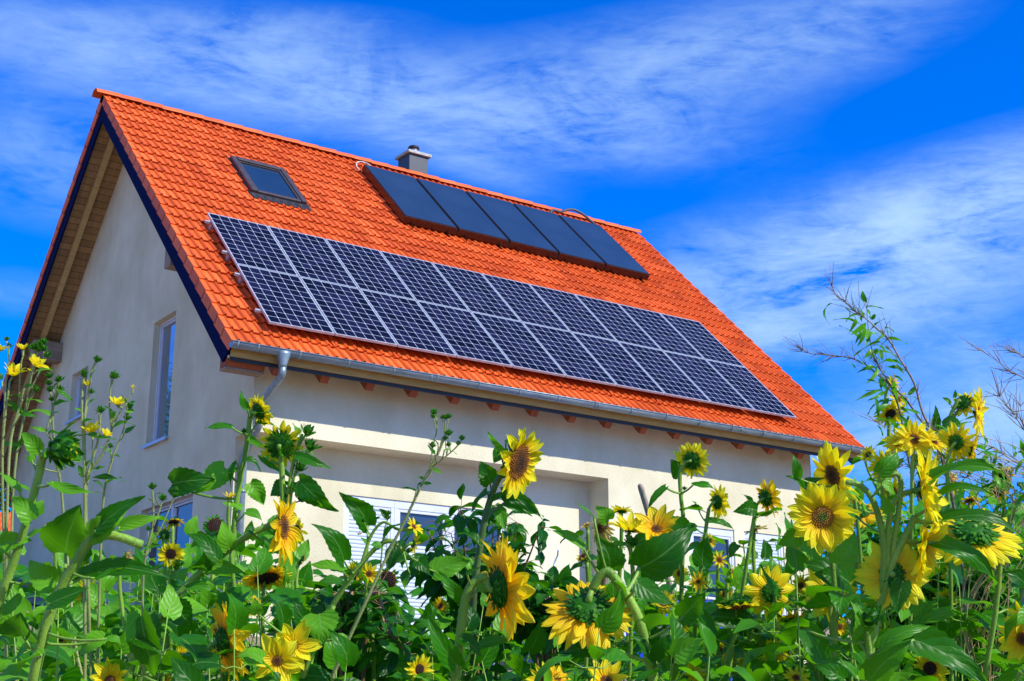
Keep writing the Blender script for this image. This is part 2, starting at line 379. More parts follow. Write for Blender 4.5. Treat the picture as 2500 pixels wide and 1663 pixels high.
# ridge caps
mb=MB(); x=-.15; rnd=random.Random(9)
while x<X1-.1:
    xe=min(x+.42,X1+.01); rd=rnd.uniform(.3,.95); dz=rnd.uniform(-.003,.004)
    def arc(xx,rr,zo):
        zo-=.068
        return [V((xx, -rr*math.cos(a)*1.12, rr*math.sin(a)*.88+zo+Z0)) for a in [math.pi*(i/10)*1.0 for i in range(11)]]
    A=arc(x,.118,.030+dz); B=arc(xe,.130,.034+dz); Bi=arc(xe,.112,.034+dz); Ai=arc(x,.104,.030+dz)
    vs=A+B+Bi+Ai; fs=[]
    for i in range(10):
        fs+=[(i,i+1,12+i,11+i),(11+i,12+i,23+i,22+i),(i+1,i,33+i,34+i),(33+i,22+i,23+i,34+i)]
    fs=[f[::-1] for f in fs]
    mb.add(vs,fs,None,rd); x+=.389
rc=mb.build('ridge_tiles',M['tile'],house)
# roof body: deck, soffit boards, barge boards
def offP(x,y,off): # point at height so that perpendicular offset from the tile plane is off
    return V((x,y,(off-abs(y)*SP)/CP+Z0))
for side in (-1,1):
    mb=MB()
    mb.box(.05,X1-.03,.05,8.28,-.12,-.07,lambda x,s,h:RP(x,s,h,side)); mb.build('roof_deck',M['soffit'],house)
    mb=MB()
    e=8.30
    a=[RP(.04,.0,-.27,side),RP(GX+.02,.0,-.27,side),RP(GX+.02,e,-.27,side),RP(.04,e,-.27,side)]
    # keep both slopes meeting on the ridge line
    for i in (0,1): a[i].y=0; a[i].z=-.27/CP+Z0
    uv=[(0.04,0),(GX,0),(GX,e),(.04,e)]
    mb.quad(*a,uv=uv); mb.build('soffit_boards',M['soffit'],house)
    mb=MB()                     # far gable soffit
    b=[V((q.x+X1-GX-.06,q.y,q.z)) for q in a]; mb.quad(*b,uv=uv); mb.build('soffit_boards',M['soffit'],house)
    for xa,xb in ((.012,.040),(X1-.05,X1-.022)):
        mb=MB(); sE=8.42
        y_in=0
        top=-.10; bot=-.355
        def corner(x,off,end):
            if end==0: return V((x,0,off/CP+Z0))
            return RP(x,sE+(0 if off==top else -.06),off,side)
        vs=[corner(x,o,en) for x in (xa,xb) for o in (top,bot) for en in (0,1)]
        # plumb cut at the eave
        for v in (vs[1],vs[3],vs[5],vs[7]): pass
        mb.add(vs,[(0,1,3,2),(4,6,7,5),(0,4,5,1),(2,3,7,6),(1,5,7,3)]); mb.build('barge_board',M['navy'],house)
# flying rafters and purlin ends in the near gable overhang
for side in (-1,1):
    mb=MB(); mb.box(.27,.36,.35,8.1,-.375,-.275,lambda x,s,h:RP(x,s,h,side)); mb.build('flying_rafter',M['pine'],house,bevel=.004)
    mb=MB()
    ya,yb=(-3.36,-3.12) if side<0 else (3.10,3.36)
    mb.box(.13,GX+.1,ya,yb,zz(-4.06),zz(-3.70)); mb.build('purlin_end',M['oldwood'],house,bevel=.01)
# gable walls with openings (columns between breakpoints)
WINS={'tall':(-2.39,-1.49,-6.43,-4.42),'small':(1.57,2.41,-5.34,-4.46),'ground':(-3.5,-1.5,-9.2,-7.45)}
def topz(y): return (-.24-abs(y)*SP)/CP
def gable(xp, holes, recess, name, flip):
    mb=MB(); br={-5.35,0,5.35}
    if recess: br.add(-4.85)
    for h in holes: br|={h[0],h[1]}
    br=sorted(br); base=-11.5
    for a,b in zip(br,br[1:]):
        lo=base
        if recess and b<=-4.85+1e-6: lo=-6.865
        hs=sorted([h for h in holes if h[0]<=a+1e-6 and h[1]>=b-1e-6],key=lambda h:h[2])
        cur=lo
        for h in hs:
            q=[V((xp,b,zz(cur))),V((xp,a,zz(cur))),V((xp,a,zz(h[2]))),V((xp,b,zz(h[2])))]
            mb.quad(*(q[::-1] if flip else q)); cur=h[3]
        q=[V((xp,b,zz(cur))),V((xp,a,zz(cur))),V((xp,a,zz(topz(a)))),V((xp,b,zz(topz(b))))]
        mb.quad(*(q[::-1] if flip else q))
    for h in holes:
        d=.17; xi=xp+d
        c=[(h[0],h[2]),(h[1],h[2]),(h[1],h[3]),(h[0],h[3])]
        for (ya,za),(yb,zb) in zip(c,c[1:]+c[:1]):
            mb.quad(V((xp,ya,zz(za))),V((xp,yb,zz(zb))),V((xi,yb,zz(zb))),V((xi,ya,zz(za))))
    return mb.build(name,M['stucco'],house)
gable(GX,list(WINS.values()),True,'gable_wall',False)
gable(GX2,[],False,'gable_wall',True)
# front walls
FW=[(8.55,9.55,-9.0,-7.46),(9.78,10.72,-9.0,-7.46)]
RWN=(2.38,5.22,-9.55,-7.49)
def wall_y(y, x0,x1,zb,zt,holes,name,depth=.12,extra=None):
    mb=MB(); br=sorted({x0,x1}|{h[i] for h in holes for i in (0,1)})
    for a,b in zip(br,br[1:]):
        cur=zb
        for h in [h for h in holes if h[0]<=a+1e-6 and h[1]>=b-1e-6]:
            mb.quad(V((a,y,zz(cur))),V((b,y,zz(cur))),V((b,y,zz(h[2]))),V((a,y,zz(h[2])))); cur=h[3]
        mb.quad(V((a,y,zz(cur))),V((b,y,zz(cur))),V((b,y,zz(zt))),V((a,y,zz(zt))))
    for h in holes:
        c=[(h[0],h[2]),(h[1],h[2]),(h[1],h[3]),(h[0],h[3])]
        for (xa,za),(xb,zb_) in zip(c,c[1:]+c[:1]):
            mb.quad(V((xa,y,zz(za))),V((xb,y,zz(zb_))),V((xb,y+depth,zz(zb_))),V((xa,y+depth,zz(za))))
    if extra: extra(mb)
    return mb.build(name,M['stucco'],house)
def ex(mb):
    mb.quad(V((GX,FY,zz(-6.865))),V((GX,RY,zz(-6.865))),V((6.84,RY,zz(-6.865))),V((6.84,FY,zz(-6.865))))
    mb.quad(V((6.84,FY,zz(-11.5))),V((6.84,FY,zz(-6.865))),V((6.84,RY,zz(-6.865))),V((6.84,RY,zz(-11.5))))
wall_y(FY,GX,6.84,-6.865,topz(FY),[],'front_wall',extra=ex)
wall_y(FY,6.84,GX2,-11.5,topz(FY),FW,'front_wall')
wall_y(RY,GX,6.84,-11.5,-6.865,[RWN],'recess_wall')
mb=MB(); mb.quad(V((GX,5.35,zz(-11.5))),V((GX,5.35,zz(topz(5.35)))),V((GX2,5.35,zz(topz(5.35)))),V((GX2,5.35,zz(-11.5)))); mb.build('rear_wall',M['stucco'],house)
# plinth / corner bead at the upper corner
# windows in the gable (plane x)
def win_x(h, name, sill=True, trans=None, lab=None, pane='gglass'):
    y0,y1,z0,z1=h; x=GX+.10; t=.040
    mb=MB()
    for (a,b,c,d) in ((y0,y1,z0,z0+t),(y0,y1,z1-t,z1),(y0,y0+t,z0+t,z1-t),(y1-t,y1,z0+t,z1-t)):
        mb.box(x,x+.07,a,b,zz(c),zz(d))
    fr=mb.build('window',M['white'],house,bevel=.006)
    if lab: fr['label']=lab
    mb=MB(); u=t+.0
    for (a,b,c,d) in ((y0+u,y1-u,z0+u,z0+u+t),(y0+u,y1-u,z1-u-t,z1-u),(y0+u,y0+u+t,z0+u+t,z1-u-t),(y1-u-t,y1-u,z0+u+t,z1-u-t)):
        mb.box(x+.018,x+.06,a+.004,b-.004,zz(c)+.004,zz(d)-.004)
    mb.build('sash',M['white'],fr,bevel=.004)
    mb=MB(); g=t*2; mb.quad(V((x+.045,y1-g,zz(z0+g))),V((x+.045,y0+g,zz(z0+g))),V((x+.045,y0+g,zz(z1-g))),V((x+.045,y1-g,zz(z1-g))))
    mb.build('pane',M[pane],fr)
    if sill:
        mb=MB(); mb.box(GX-.055,GX+.15,y0-.03,y1+.03,zz(z0-.035),zz(z0-.004)); mb.box(GX-.06,GX-.053,y0-.03,y1+.03,zz(z0-.055),zz(z0-.004))
        mb.build('sill',M['sill'],fr)
win_x(WINS['tall'],'window',lab='tall narrow window in the gable wall')
win_x(WINS['small'],'window',lab='small window near the left end of the gable wall')
g=WINS['ground']; win_x((g[0],-2.5,g[2],g[3]),'window',pane='wglass'); win_x((-2.5,g[1],g[2],g[3]),'window',pane='wglass')
def win_y(y,x0,x1,z0,z1,kind,lab=None,sill=False,split=None):
    t=.06; yy=y+.09; mb=MB()
    for (a,b,c,d) in ((x0,x1,z0,z0+t),(x0,x1,z1-t-.06,z1),(x0,x0+t,z0+t,z1-t-.06),(x1-t,x1,z0+t,z1-t-.06)):
        mb.box(a,b,yy-.07,yy,zz(c),zz(d))
    fr=mb.build('window',M['white'],house,bevel=.006)
    if lab: fr['label']=lab
    zt=z1-t-.06
    if kind!='glass':
        zb=z0+t; ztt=zt
        if kind=='half': ztt=split
        mb=MB(); mb.box(x0+t+.002,x1-t-.002,yy-.045,yy-.03,zz(zb),zz(ztt)); mb.build('roller_blind',M['slats'],fr)
    if kind!='blind':
        zb=split if kind=='half' else z0+t
        mb=MB(); mb.quad(V((x0+t,yy-.02,zz(zb))),V((x1-t,yy-.02,zz(zb))),V((x1-t,yy-.02,zz(zt))),V((x0+t,yy-.02,zz(zt)))); mb.build('pane',M['wglass'],fr)
    mb=MB()
    for (a,b,c,d) in ((x0+t,x0+t+.045,z0+t,zt),(x1-t-.045,x1-t,z0+t,zt),(x0+t+.045,x1-t-.045,zt-.045,zt)):
        mb.box(a,b,yy-.06,yy-.025,zz(c),zz(d)-.001)
    mb.build('sash',M['white'],fr,bevel=.004)
    return fr
z0,z1=RWN[2],RWN[3]
win_y(RY,2.38,3.23,z0,z1,'blind','window section closed by a pale roller blind')
win_y(RY,3.23,4.18,z0,z1,'half','window section with a blue grey pane above a pale blind',split=-8.12)
win_y(RY,4.18,5.22,z0,z1,'glass','bare dark section of the wide window')
win_y(FY,*FW[0],'glass','window with an open glazed sash at the right of the facade')
win_y(FY,*FW[1],'blind','window at the right of the facade closed by a pale blind')
# open sash of the first right window
# eaves: rafter tails, fascia, black strip
for k in range(-1,15):
    x=1.535+.716*k
    if x>X1-.1: continue
    mb=MB()
    vs=[]
    for xx in (x-.065,x+.065):
        for (yy,off) in ((-5.2,-.125),(-5.875,-.125),(-5.79,-.29),(-5.70,-.425),(-5.2,-.425)):
            vs.append(offP(xx,yy,off))
    mb.add(vs,[(0,1,2,3,4),(9,8,7,6,5),(0,5,6,1),(1,6,7,2),(2,7,8,3),(3,8,9,4)]); mb.build('rafter_tail',M['tail'],house,bevel=.004)
mb=MB(); mb.box(.045,X1-.02,-5.940,-5.915,zz(-6.050),zz(-5.84)); mb.build('fascia_board',M['fascia'],house)
mb=MB(); mb.box(.05,X1-.06,-5.912,-5.88,zz(-6.100),zz(-6.03)); mb.build('vent_strip',M['black'],house)
# boxed corner under the near eave end
mb=MB()
vs=[]
for xx in (.045,.60):
    for (yy,z) in ((-5.84,-6.05),(-5.78,-6.15),(-5.60,-6.15),(-5.60,-5.90)): vs.append(V((xx,yy,zz(z))))
mb.add(vs,[(0,3,2,1),(4,5,6,7),(0,1,5,4),(1,2,6,5)]); mb.build('eave_box',M['tail'],house,bevel=.006)
mb=MB(); mb.box(.05,.60,-5.78,-5.58,zz(-6.18),zz(-6.153)); mb.build('eave_box_board',M['oldwood'],house)
# gutter
def gut(x0,x1,r,yc,zc,mb,th=.004):
    n=12; vs=[]
    for xx in (x0,x1):
        for k in range(n+1):
            a=math.pi+math.pi*k/n; vs.append(V((xx,yc+r*math.cos(a),zc+r*math.sin(a))))
        for k in range(n+1):
            a=math.pi+math.pi*k/n; vs.append(V((xx,yc+(r-th)*math.cos(a),zc+(r-th)*math.sin(a))))
    m=2*(n+1); fs=[]
    for k in range(n):
        fs+=[(k,k+m,k+m+1,k+1),(k+n+1,k+n+2,k+n+2+m,k+n+1+m),(k,k+1,k+n+2,k+n+1),(k+m,k+n+1+m,k+n+2+m,k+1+m)]
    fs+=[(0,n+1,n+1+m,m),(n,n+m,2*n+1+m,2*n+1)]
    mb.add(vs,fs)
GY,GZ=-6.068,zz(-5.900)
mb=MB(); gut(-.02,12.1,.074,GY,GZ,mb); mb.tube([(-.02,GY-.076,GZ+.004),(12.1,GY-.076,GZ+.004)],.010,n=8)
for x in (3.02,6.05,9.07): gut(x-.02,x+.02,.078,GY,GZ,mb)
gt=mb.build('gutter',M['zinc'],house,smooth=True)
for x in (-.02,12.096):
    mb=MB(); n=12; vs=[V((x,GY,GZ))]+[V((x,GY+.077*math.cos(math.pi+math.pi*k/n),GZ+.077*math.sin(math.pi+math.pi*k/n))) for k in range(n+1)]
    vs+=[v+V((.008,0,0)) for v in vs]; m=n+2
    mb.add(vs,[(0,k+2,k+1) for k in range(n)]+[(m,m+k+1,m+k+2) for k in range(n)]+[(k+1,k+2,m+k+2,m+k+1) for k in range(n)]); mb.build('end_cap',M['zinc'],gt)
bx=[.05,.34,.95]+[1.687+.717*k for k in range(15)]
for x in bx:
    if x>12.1: continue
    mb=MB(); gut(x-.014,x+.014,.0815,GY,GZ,mb); mb.tube([(x-.014,GY-.077,GZ+.004),(x+.014,GY-.077,GZ+.004)],.0135,n=8)
    mb.build('gutter_bracket',M['zinc'],gt,smooth=True)
# downpipe
def smooth_path(pts,n=5,rad=.35):
    out=[V(pts[0])]
    for i in range(1,len(pts)-1):
        a,b,c=V(pts[i-1]),V(pts[i]),V(pts[i+1])
        p=b+(a-b)*min(rad,.12/max((a-b).length,.12)); q=b+(c-b)*min(rad,.12/max((c-b).length,.12))
        for k in range(n+1):
            t=k/n; out.append(p*(1-t)**2+b*2*t*(1-t)+q*t*t)
    out.append(V(pts[-1])); return out
mb=MB(); mb.tube(smooth_path([(.73,GY,zz(-6.10)),(.73,GY,zz(-6.24)),(.75,-5.42,zz(-6.50)),(.75,-5.42,zz(-6.78)),(.765,-4.92,zz(-7.10)),(.765,-4.92,zz(-9.75))]),.050,n=16)
dp=mb.build('downpipe',M['zinc'],house,smooth=True)
mb=MB(); n=12
mb.tube([(.73,GY,GZ-.015),(.73,GY,GZ-.06),(.73,GY,GZ-.19),(.73,GY,GZ-.225)],.1,n=18,radii=[.098,.096,.056,.056]); mb.build('funnel',M['zinc'],dp,smooth=True)
for (c,d) in (((.75,-5.42,zz(-6.54)),(.75,-5.42,zz(-6.57))),((.765,-4.92,zz(-7.6)),(.765,-4.92,zz(-7.64)))):
    mb=MB(); mb.tube([c,d],.059,n=16); mb.build('pipe_collar',M['zinc'],dp,smooth=True)
# skylight
def roofbox(mb,x0,x1,s0,s1,h0,h1,rd=0): mb.box(x0,x1,s0,s1,h0,h1,lambda x,s,h:RP(x,s,h,-1),rd)
mb=MB(); t=.10
roofbox(mb,1.86,1.96,1.77,3.12,.02,.115); roofbox(mb,2.78,2.88,1.77,3.12,.02,.115); roofbox(mb,1.965,2.775,1.77,1.89,.02,.125); roofbox(mb,1.965,2.775,3.04,3.12,.02,.10)
sk=mb.build('roof_window',M['skyframe'],house,bevel=.012); sk['label']='roof window in a dark brown frame'
mb=MB(); roofbox(mb,1.965,2.775,1.895,3.035,.06,.078); mb.build('pane',M['sglass'],sk)
mb=MB(); roofbox(mb,1.965,2.775,1.893,1.93,.08,.095); roofbox(mb,1.965,2.0,1.932,3.035,.08,.095);roofbox(mb,2.74,2.775,1.932,3.035,.08,.095);mb.build('sash',M['skyframe'],sk)
mb=MB(); 
nx=60; vs=[];
for i in range(nx+1):
    x=1.82+1.12*i/nx; u=((x-.055)/.1447)%1; h=.030*math.sin(math.pi*u/.52)**.85 if u<.52 else 0
    for (s,hh) in ((3.115,.055),(3.19,.034+h*.8),(3.29+.01*math.sin(i*.9),.036+h)): vs.append(RP(x,s,hh,-1))
fs=[]
for i in range(nx):
    for k in range(2): a=3*i+k; fs.append((a,a+1,a+4,a+3))
mb.add(vs,fs); mb.build('flashing',M['lead'],sk,smooth=True)
for xq in (1.835,2.883):
    mb=MB(); roofbox(mb,xq,xq+.022,1.75,3.16,.03,.055); mb.build('flashing',M['black'],sk)
# chimney
mb=MB(); mb.box(6.43,6.875,.30,.745,zz(-.9),zz(.605)); ch=mb.build('chimney',M['chim'],house,bevel=.006)
mb=MB(); mb.box(6.378,6.928,.248,.797,zz(.607),zz(.668)); mb.build('chimney_cap',M['cap'],ch,bevel=.008)
mb=MB(); mb.tube([(6.655,.515,zz(.67)),(6.655,.515,zz(.74)),(6.655,.515,zz(.76)),(6.655,.515,zz(.815))],.1,n=20,radii=[.125,.12,.105,.105]); mb.build('flue',M['steel'],ch,smooth=True)
mb=MB(); mb.tube([(6.655,.515,zz(.816)),(6.655,.515,zz(.84)),(6.655,.515,zz(.87)),(6.655,.515,zz(.885))],.1,n=20,radii=[.118,.12,.10,.04]); mb.build('flue_cowl',M['black'],ch,smooth=True)
mb=MB(); mb.box(6.425,6.885,.285,.745,zz(-.3),zz(.19)); mb.build('chimney_flashing',M['lead'],ch)

# ------------------------------------------------------------------ solar panels (20) and collectors (5)
ORD=['first','second','third','fourth','fifth','sixth','seventh','eighth','ninth','last']
def solar_panel(x0,s0,label):
    o=RP(x0,s0+1.65,0)
    t=part_empty('solar_panel',o,label)
    w,hgt=.988,1.642; f=.016
    mb=MB(); roofbox(mb,x0,x0+f,s0,s0+hgt,.145,.18); roofbox(mb,x0+w-f,x0+w,s0,s0+hgt,.145,.18)
    roofbox(mb,x0+f,x0+w-f,s0,s0+f,.145,.18); roofbox(mb,x0+f,x0+w-f,s0+hgt-f,s0+hgt,.145,.18)
    mb.build('panel_frame',M['alu'],t)
    mb=MB(); mg=f+.001
    xa,xb,sa,sb=x0+mg,x0+w-mg,s0+mg,s0+hgt-mg
    mx_,my_=.012/(xb-xa),.018/(sb-sa)
    vs=[RP(xa,sa,.1775),RP(xb,sa,.1775),RP(xb,sb,.1775),RP(xa,sb,.1775)]
    mb.quad(vs[3],vs[2],vs[1],vs[0],uv=[(0,0),(1,0),(1,1),(0,1)]); 
    mb.build('cell_glass',M['cells'],t)
    mb=MB(); mb.quad(RP(xa,sa,.165),RP(xb,sa,.165),RP(xb,sb,.165),RP(xa,sb,.165)); mb.build('backsheet',M['white'],t)
PVX,PVS=.612,4.705
for r_,rn in enumerate(('upper','lower')):
    for c in range(10):
        if c<9: lb='solar panel in the %s row on the roof, %s from the left'%(rn,ORD[c])
        else: lb='rightmost solar panel of the %s row on the roof'%rn
        solar_panel(PVX+c*1.0075,PVS+r_*1.662,lb)
for i,(s,lb) in enumerate([(4.94,'topmost'),(5.92,'second'),(6.60,'third'),(7.63,'lowest')]):
    t=part_empty('mounting_rail',RP(.58,s,.03),'aluminium mounting rail under the solar panels, %s of the four rail ends'%lb if i in (1,2) else '%s aluminium rail end sticking out left of the solar panels'%lb)
    mb=MB(); roofbox(mb,.53,10.70,s-.02,s+.02,.105,.143); mb.build('rail',M['alu'],t)
    if i==3:
        for k in range(10):
            mb=MB(); x=1.60+k*1.01*.98
            roofbox(mb,x,x+.03,7.68,8.13,.042,.05); roofbox(mb,x,x+.03,7.62,7.68,.03,.104); mb.build('roof_hook',M['tile'],t)
    else:
        mb=MB(); roofbox(mb,.62,.66,s-.02,s+.06,.02,.104); mb.build('roof_hook',M['alu'],t)
for c in range(5):
    x0=4.872+1.154*c; s0=.695; w=1.112; hg=2.185
    lb=['leftmost dark solar collector, below the chimney','second dark solar collector from the left','middle one of the five dark solar collectors','second dark solar collector from the right','rightmost dark solar collector, by the black hose'][c]
    t=part_empty('solar_collector',RP(x0,s0+hg,0),lb)
    mb=MB(); roofbox(mb,x0,x0+w,s0,s0+hg,.06,.19); mb.build('collector_case',M['colside'],t,bevel=.006)
    mb=MB(); roofbox(mb,x0+.018,x0+w-.018,s0+.018,s0+hg-.018,.188,.203); mb.build('collector_glass',M['cglass'],t)
    for u in (.15,.85):
        mb=MB(); roofbox(mb,x0+w*u,x0+w*u+.03,s0+hg-.05,s0+hg+.10,.03,.056); roofbox(mb,x0+w*u,x0+w*u+.03,s0+hg+.004,s0+hg+.02,.03,.11); mb.build('mounting_hook',M['colside'],t)
    if c<4:
        mb=MB(); roofbox(mb,x0+w+.002,x0+w+.040,s0+.01,s0+hg-.01,.06,.15); mb.build('joint_strip',M['black'],t)
pts=[RP(4.80,.76,.08),RP(4.74,.68,.12),RP(4.76,.60,.17),RP(4.87,.58,.20),RP(4.97,.64,.21),RP(5.0,.70,.20)]
mb=MB(); mb.tube(smooth_path(pts,4,.5),.010,n=8)
tag(mb.build('pipe',M['hose'],house,smooth=True),'short white curved pipe at the top of the leftmost collector')
pts=[RP(9.35,.62,.12),RP(9.5,.40,.18),RP(9.75,.40,.16),RP(9.85,.30,.17),RP(10.1,.22,.24),RP(10.35,.30,.22),RP(10.52,.55,.16),RP(10.58,.75,.15)]
mb=MB(); mb.tube(smooth_path(pts,5,.5),.028,n=8)
tag(mb.build('hose',M['foil'],house,smooth=True),'black insulated hose arching over the ridge above the rightmost collector')

# ------------------------------------------------------------------ ground
def sheet(name,xs,ys,mat,zo=0,rough=0):
    mb=MB(); rn=random.Random(2)
    n=len(ys); vs=[]
    for x in xs:
        for y in ys: vs.append((x,y,ground_z(x,y)+zo+ (rn.uniform(-rough,rough) if abs(x)<16 and -20<y<-5.6 else 0)))
    fs=[(i*n+j,(i+1)*n+j,(i+1)*n+j+1,i*n+j+1) for i in range(len(xs)-1) for j in range(n-1)]
    mb.add(vs,fs,[(v[0],v[1]) for v in vs]); return mb.build(name,mat,None,smooth=True)
xs=[-600,-200,-80,-40]+[-20+.5*i for i in range(81)]+[40,90,250,600]
ys=[-300,-100,-40,-27]+[-24+.5*i for i in range(80)]+[20,40,90,250,600]
g=sheet('ground',xs,ys,M['soil'],0,.06); tag(g,kind='structure')
mb=MB(); ps=[]
for i in range(13):
    y=-5.6+i*.9; ps.append((y,ground_z(0,y)+.03))
for (ya,za),(yb,zb) in zip(ps,ps[1:]):
    mb.quad(V((-.9,ya,za)),V((GX-.01,ya,za)),V((GX-.01,yb,zb)),V((-.9,yb,zb)))
tag(mb.build('gravel_path',M['gravel'],None),kind='structure')

# ------------------------------------------------------------------ plants
def bez(a,b,c,n=7): return [a*(1-t)**2+b*2*t*(1-t)+c*t*t for t in [i/n for i in range(n+1)]]
def catmull(pts,n=4):
    if len(pts)<3: return pts
    P_=[pts[0]*2-pts[1]]+pts+[pts[-1]*2-pts[-2]]; out=[]
    for i in range(1,len(P_)-2):
        for k in range(n):
            t=k/n; a,b,c,d=P_[i-1],P_[i],P_[i+1],P_[i+2]
            out.append(.5*((2*b)+(c-a)*t+(2*a-5*b+4*c-d)*t*t+(3*b-a-3*c+d)*t**3))
    out.append(pts[-1]); return out
def leaf_geo(mb, base, tip, nrm, width, rnd, nl=14, nw=3, kind='heart', fold=None, droop=None, serr=.05, rd=None):
    T=tip-base; Ln=T.length
    if Ln<1e-6: return
    T.normalize(); nrm=(nrm-T*nrm.dot(T))
    nrm = nrm.normalized() if nrm.length>1e-4 else T.orthogonal().normalized()
    S=T.cross(nrm)
    fold=rnd.uniform(.05,.4) if fold is None else fold
    droop=rnd.uniform(-.02,.2) if droop is None else droop
    ph=rnd.uniform(0,6); wv=rnd.uniform(.02,.06); tw=rnd.uniform(-.35,.35); bend=rnd.uniform(-.1,.1)
    rd=rnd.random() if rd is None else rd
    rd=max(.01,rd)
    vs=[];uv=[];m=2*nw+1
    for i in range(nl+1):
        t=i/nl
        if kind=='heart':
            w=math.sin(math.pi*min(1,(t+.03)/1.03)**.60)**.85*(1-.25*t)*1.08 if t<1 else 0
            w=max(w,.30*(1-t)**8)
        elif kind=='oval': w=math.sin(math.pi*t**.85)**.8 if 0<t<1 else 0
        else: w=math.sin(math.pi*min(1,t**.6))**.75*(1-.35*t) if 0<t<1 else 0
        w=max(w,0.0)
        if serr and 0<i<nl: w*=1+(serr if i%2 else -serr)
        tb=t
        arc=droop*4*t*(1-t)+ (-droop*.6)*t*t
        ct,st=math.cos(tw*t),math.sin(tw*t)
        S2=S*ct+nrm*st; N2=nrm*ct-S*st
        for j in range(m):
            c=(j-nw)/nw
            back=(.11*abs(c)**1.5*(1-t)**3) if kind=='heart' else 0
            q=base+T*(Ln*(tb-back))+S*(bend*Ln*math.sin(math.pi*t))+S2*(c*w*width/2)
            q+=N2*(fold*abs(c)*w*width*.5+Ln*arc+wv*Ln*math.sin(ph+t*8+c*2)*abs(c))
            vs.append(q);uv.append(((c+1)/2,t))
    fs=[(i*m+j,i*m+j+1,(i+1)*m+j+1,(i+1)*m+j) for i in range(nl) for j in range(m-1)]
    mb.add(vs,fs,uv,rd)
def frame_of(z, rnd):
    z=z.normalized(); x=z.cross(V((0,0,1)))
    if x.length<.05: x=z.cross(V((1,0,0)))
    x.normalize(); y=z.cross(x); a=rnd.uniform(0,6.28)
    return x*math.cos(a)+y*math.sin(a), y*math.cos(a)-x*math.sin(a), z
def head_geo(parent, c, face, R, disc=.4, npet=26, dmat='disc_brown', pmat='petal', lift=.1, cup=0, pw=.22, droopy=0, spread=.22, missing=0, bract=1.0, rnd=RND, hd=2, only=None, tuck=0):
    """flower head: green base with bracts (part) > petals, disc (sub-parts)"""
    X,Y,Z_=frame_of(face,rnd); r=R*disc*(1 if disc>.6 or disc<.3 else .92)
    npet=int(npet*(1.3 if npet<30 and npet>13 else 1)); pw*=1.12
    det=9 if R>.1 else 7
    mb=MB()
    # receptacle: shallow bowl behind the disc
    nseg=14; prof=[(.12,-.62),(.35,-.60),(.78,-.42),(1.03,-.12),(1.0,.02)]
    vs=[];
    for (pr,pz) in prof:
        for k in range(nseg):
            a=2*math.pi*k/nseg; vs.append(c+(X*math.cos(a)+Y*math.sin(a))*r*pr+Z_*(r*pz*.8))
    fs=[(i*nseg+k,i*nseg+(k+1)%nseg,(i+1)*nseg+(k+1)%nseg,(i+1)*nseg+k) for i in range(len(prof)-1) for k in range(nseg)]
    fs.append(tuple(range(nseg-1,-1,-1))); mb.add(vs,fs,None,.35)
    nb=int(22*bract) if R>.05 else int(13*bract)
    for ring,(rr,zz_,ll) in enumerate(((.92,-.2,.5),(.76,-.38,.5),(.52,-.5,.42))):
        for k in range(nb-ring*4):
            a=2*math.pi*(k+rnd.random()*.7)/(nb-ring*4)
            d=X*math.cos(a)+Y*math.sin(a); b=c+d*(r*rr)+Z_*(r*zz_)
            l=r*ll*rnd.uniform(.7,1.25)*(.78 if bract<1.2 else .92)*(1 if R>.05 else 1.35)
            tip=b+(d*rnd.uniform(.75,1)+Z_*rnd.uniform(-.35,.35)).normalized()*l
            leaf_geo(mb,b,tip,Z_*-1+d*.3,l*.50,rnd,nl=4,nw=1,kind='oval',serr=0,fold=rnd.uniform(-.3,.1),droop=rnd.uniform(-.2,.1),rd=rnd.random())
    base=mb.build('flower_head',M['bract'],parent)
    # petals
    if npet:
        mb=MB(); rings=2 if npet>14 else 1
        for k in range(npet):
            if rnd.random()<missing: continue
            a=2*math.pi*(k*rings+rnd.uniform(-.35,.35))/npet
            if only and not only(a): continue
            d=X*math.cos(a)+Y*math.sin(a); sd=d.cross(Z_)
            Lp=(R-r)*rnd.uniform(.8,1.12); wp=R*pw*rnd.uniform(.75,1.2)
            be=lift+rnd.uniform(-spread,spread)+(.18 if k%2 else 0); cu=cup+rnd.uniform(-.5,.5); tw=rnd.uniform(-.7,.7); sw=rnd.uniform(-.3,.3)
            b=c+d*r*.93+Z_*(r*.02); nl=det; vs=[];uv=[]
            pos=b; ang=be
            for i in range(nl+1):
                t=i/nl
                w=math.sin(math.pi*min(1,(t*.90+.10))**.85)**.72 if t<1 else .03
                dirv=(d*math.cos(ang)+Z_*math.sin(ang)+sd*sw*t)
                nn=(Z_*math.cos(ang)-d*math.sin(ang))
                s2=sd*math.cos(tw*t)+nn*math.sin(tw*t)
                for j in range(5):
                    cc=(j-2)/2
                    vs.append(pos+s2*(cc*w*wp*.5)+nn*(.16*wp*abs(cc)*w + (-.06*wp if abs(cc)==.5 else 0))+V((0,0,-1))*(droopy*Lp*t*t*.5)); uv.append(((cc+1)/2,t))
                pos=pos+dirv*(Lp/nl); ang+=cu/nl
            fs=[(i*5+j,i*5+j+1,(i+1)*5+j+1,(i+1)*5+j) for i in range(nl) for j in range(4)]
            mb.add(vs,fs,uv,max(.01,rnd.uniform(.3,1)))
        p=mb.build('petals',M[pmat],None,smooth=True); p.parent=base
        for v in p.data.vertices: v.co-=ORG[parent.name]
    # disc of florets on a phyllotaxis spiral
    mb=MB(); nf=int(min(420,max(60,(r*2600)))) if R>.09 else 70
    vs=[];fs=[];uv=[]
    seg=12; rings_=[(0,.20),(.35,.19),(.7,.12),(1.0,-.02)]
    for (pr,pz) in rings_:
        for k in range(seg):
            a=2*math.pi*k/seg; vs.append(c+(X*math.cos(a)+Y*math.sin(a))*r*pr+Z_*(r*pz)); uv.append((pr,.25))
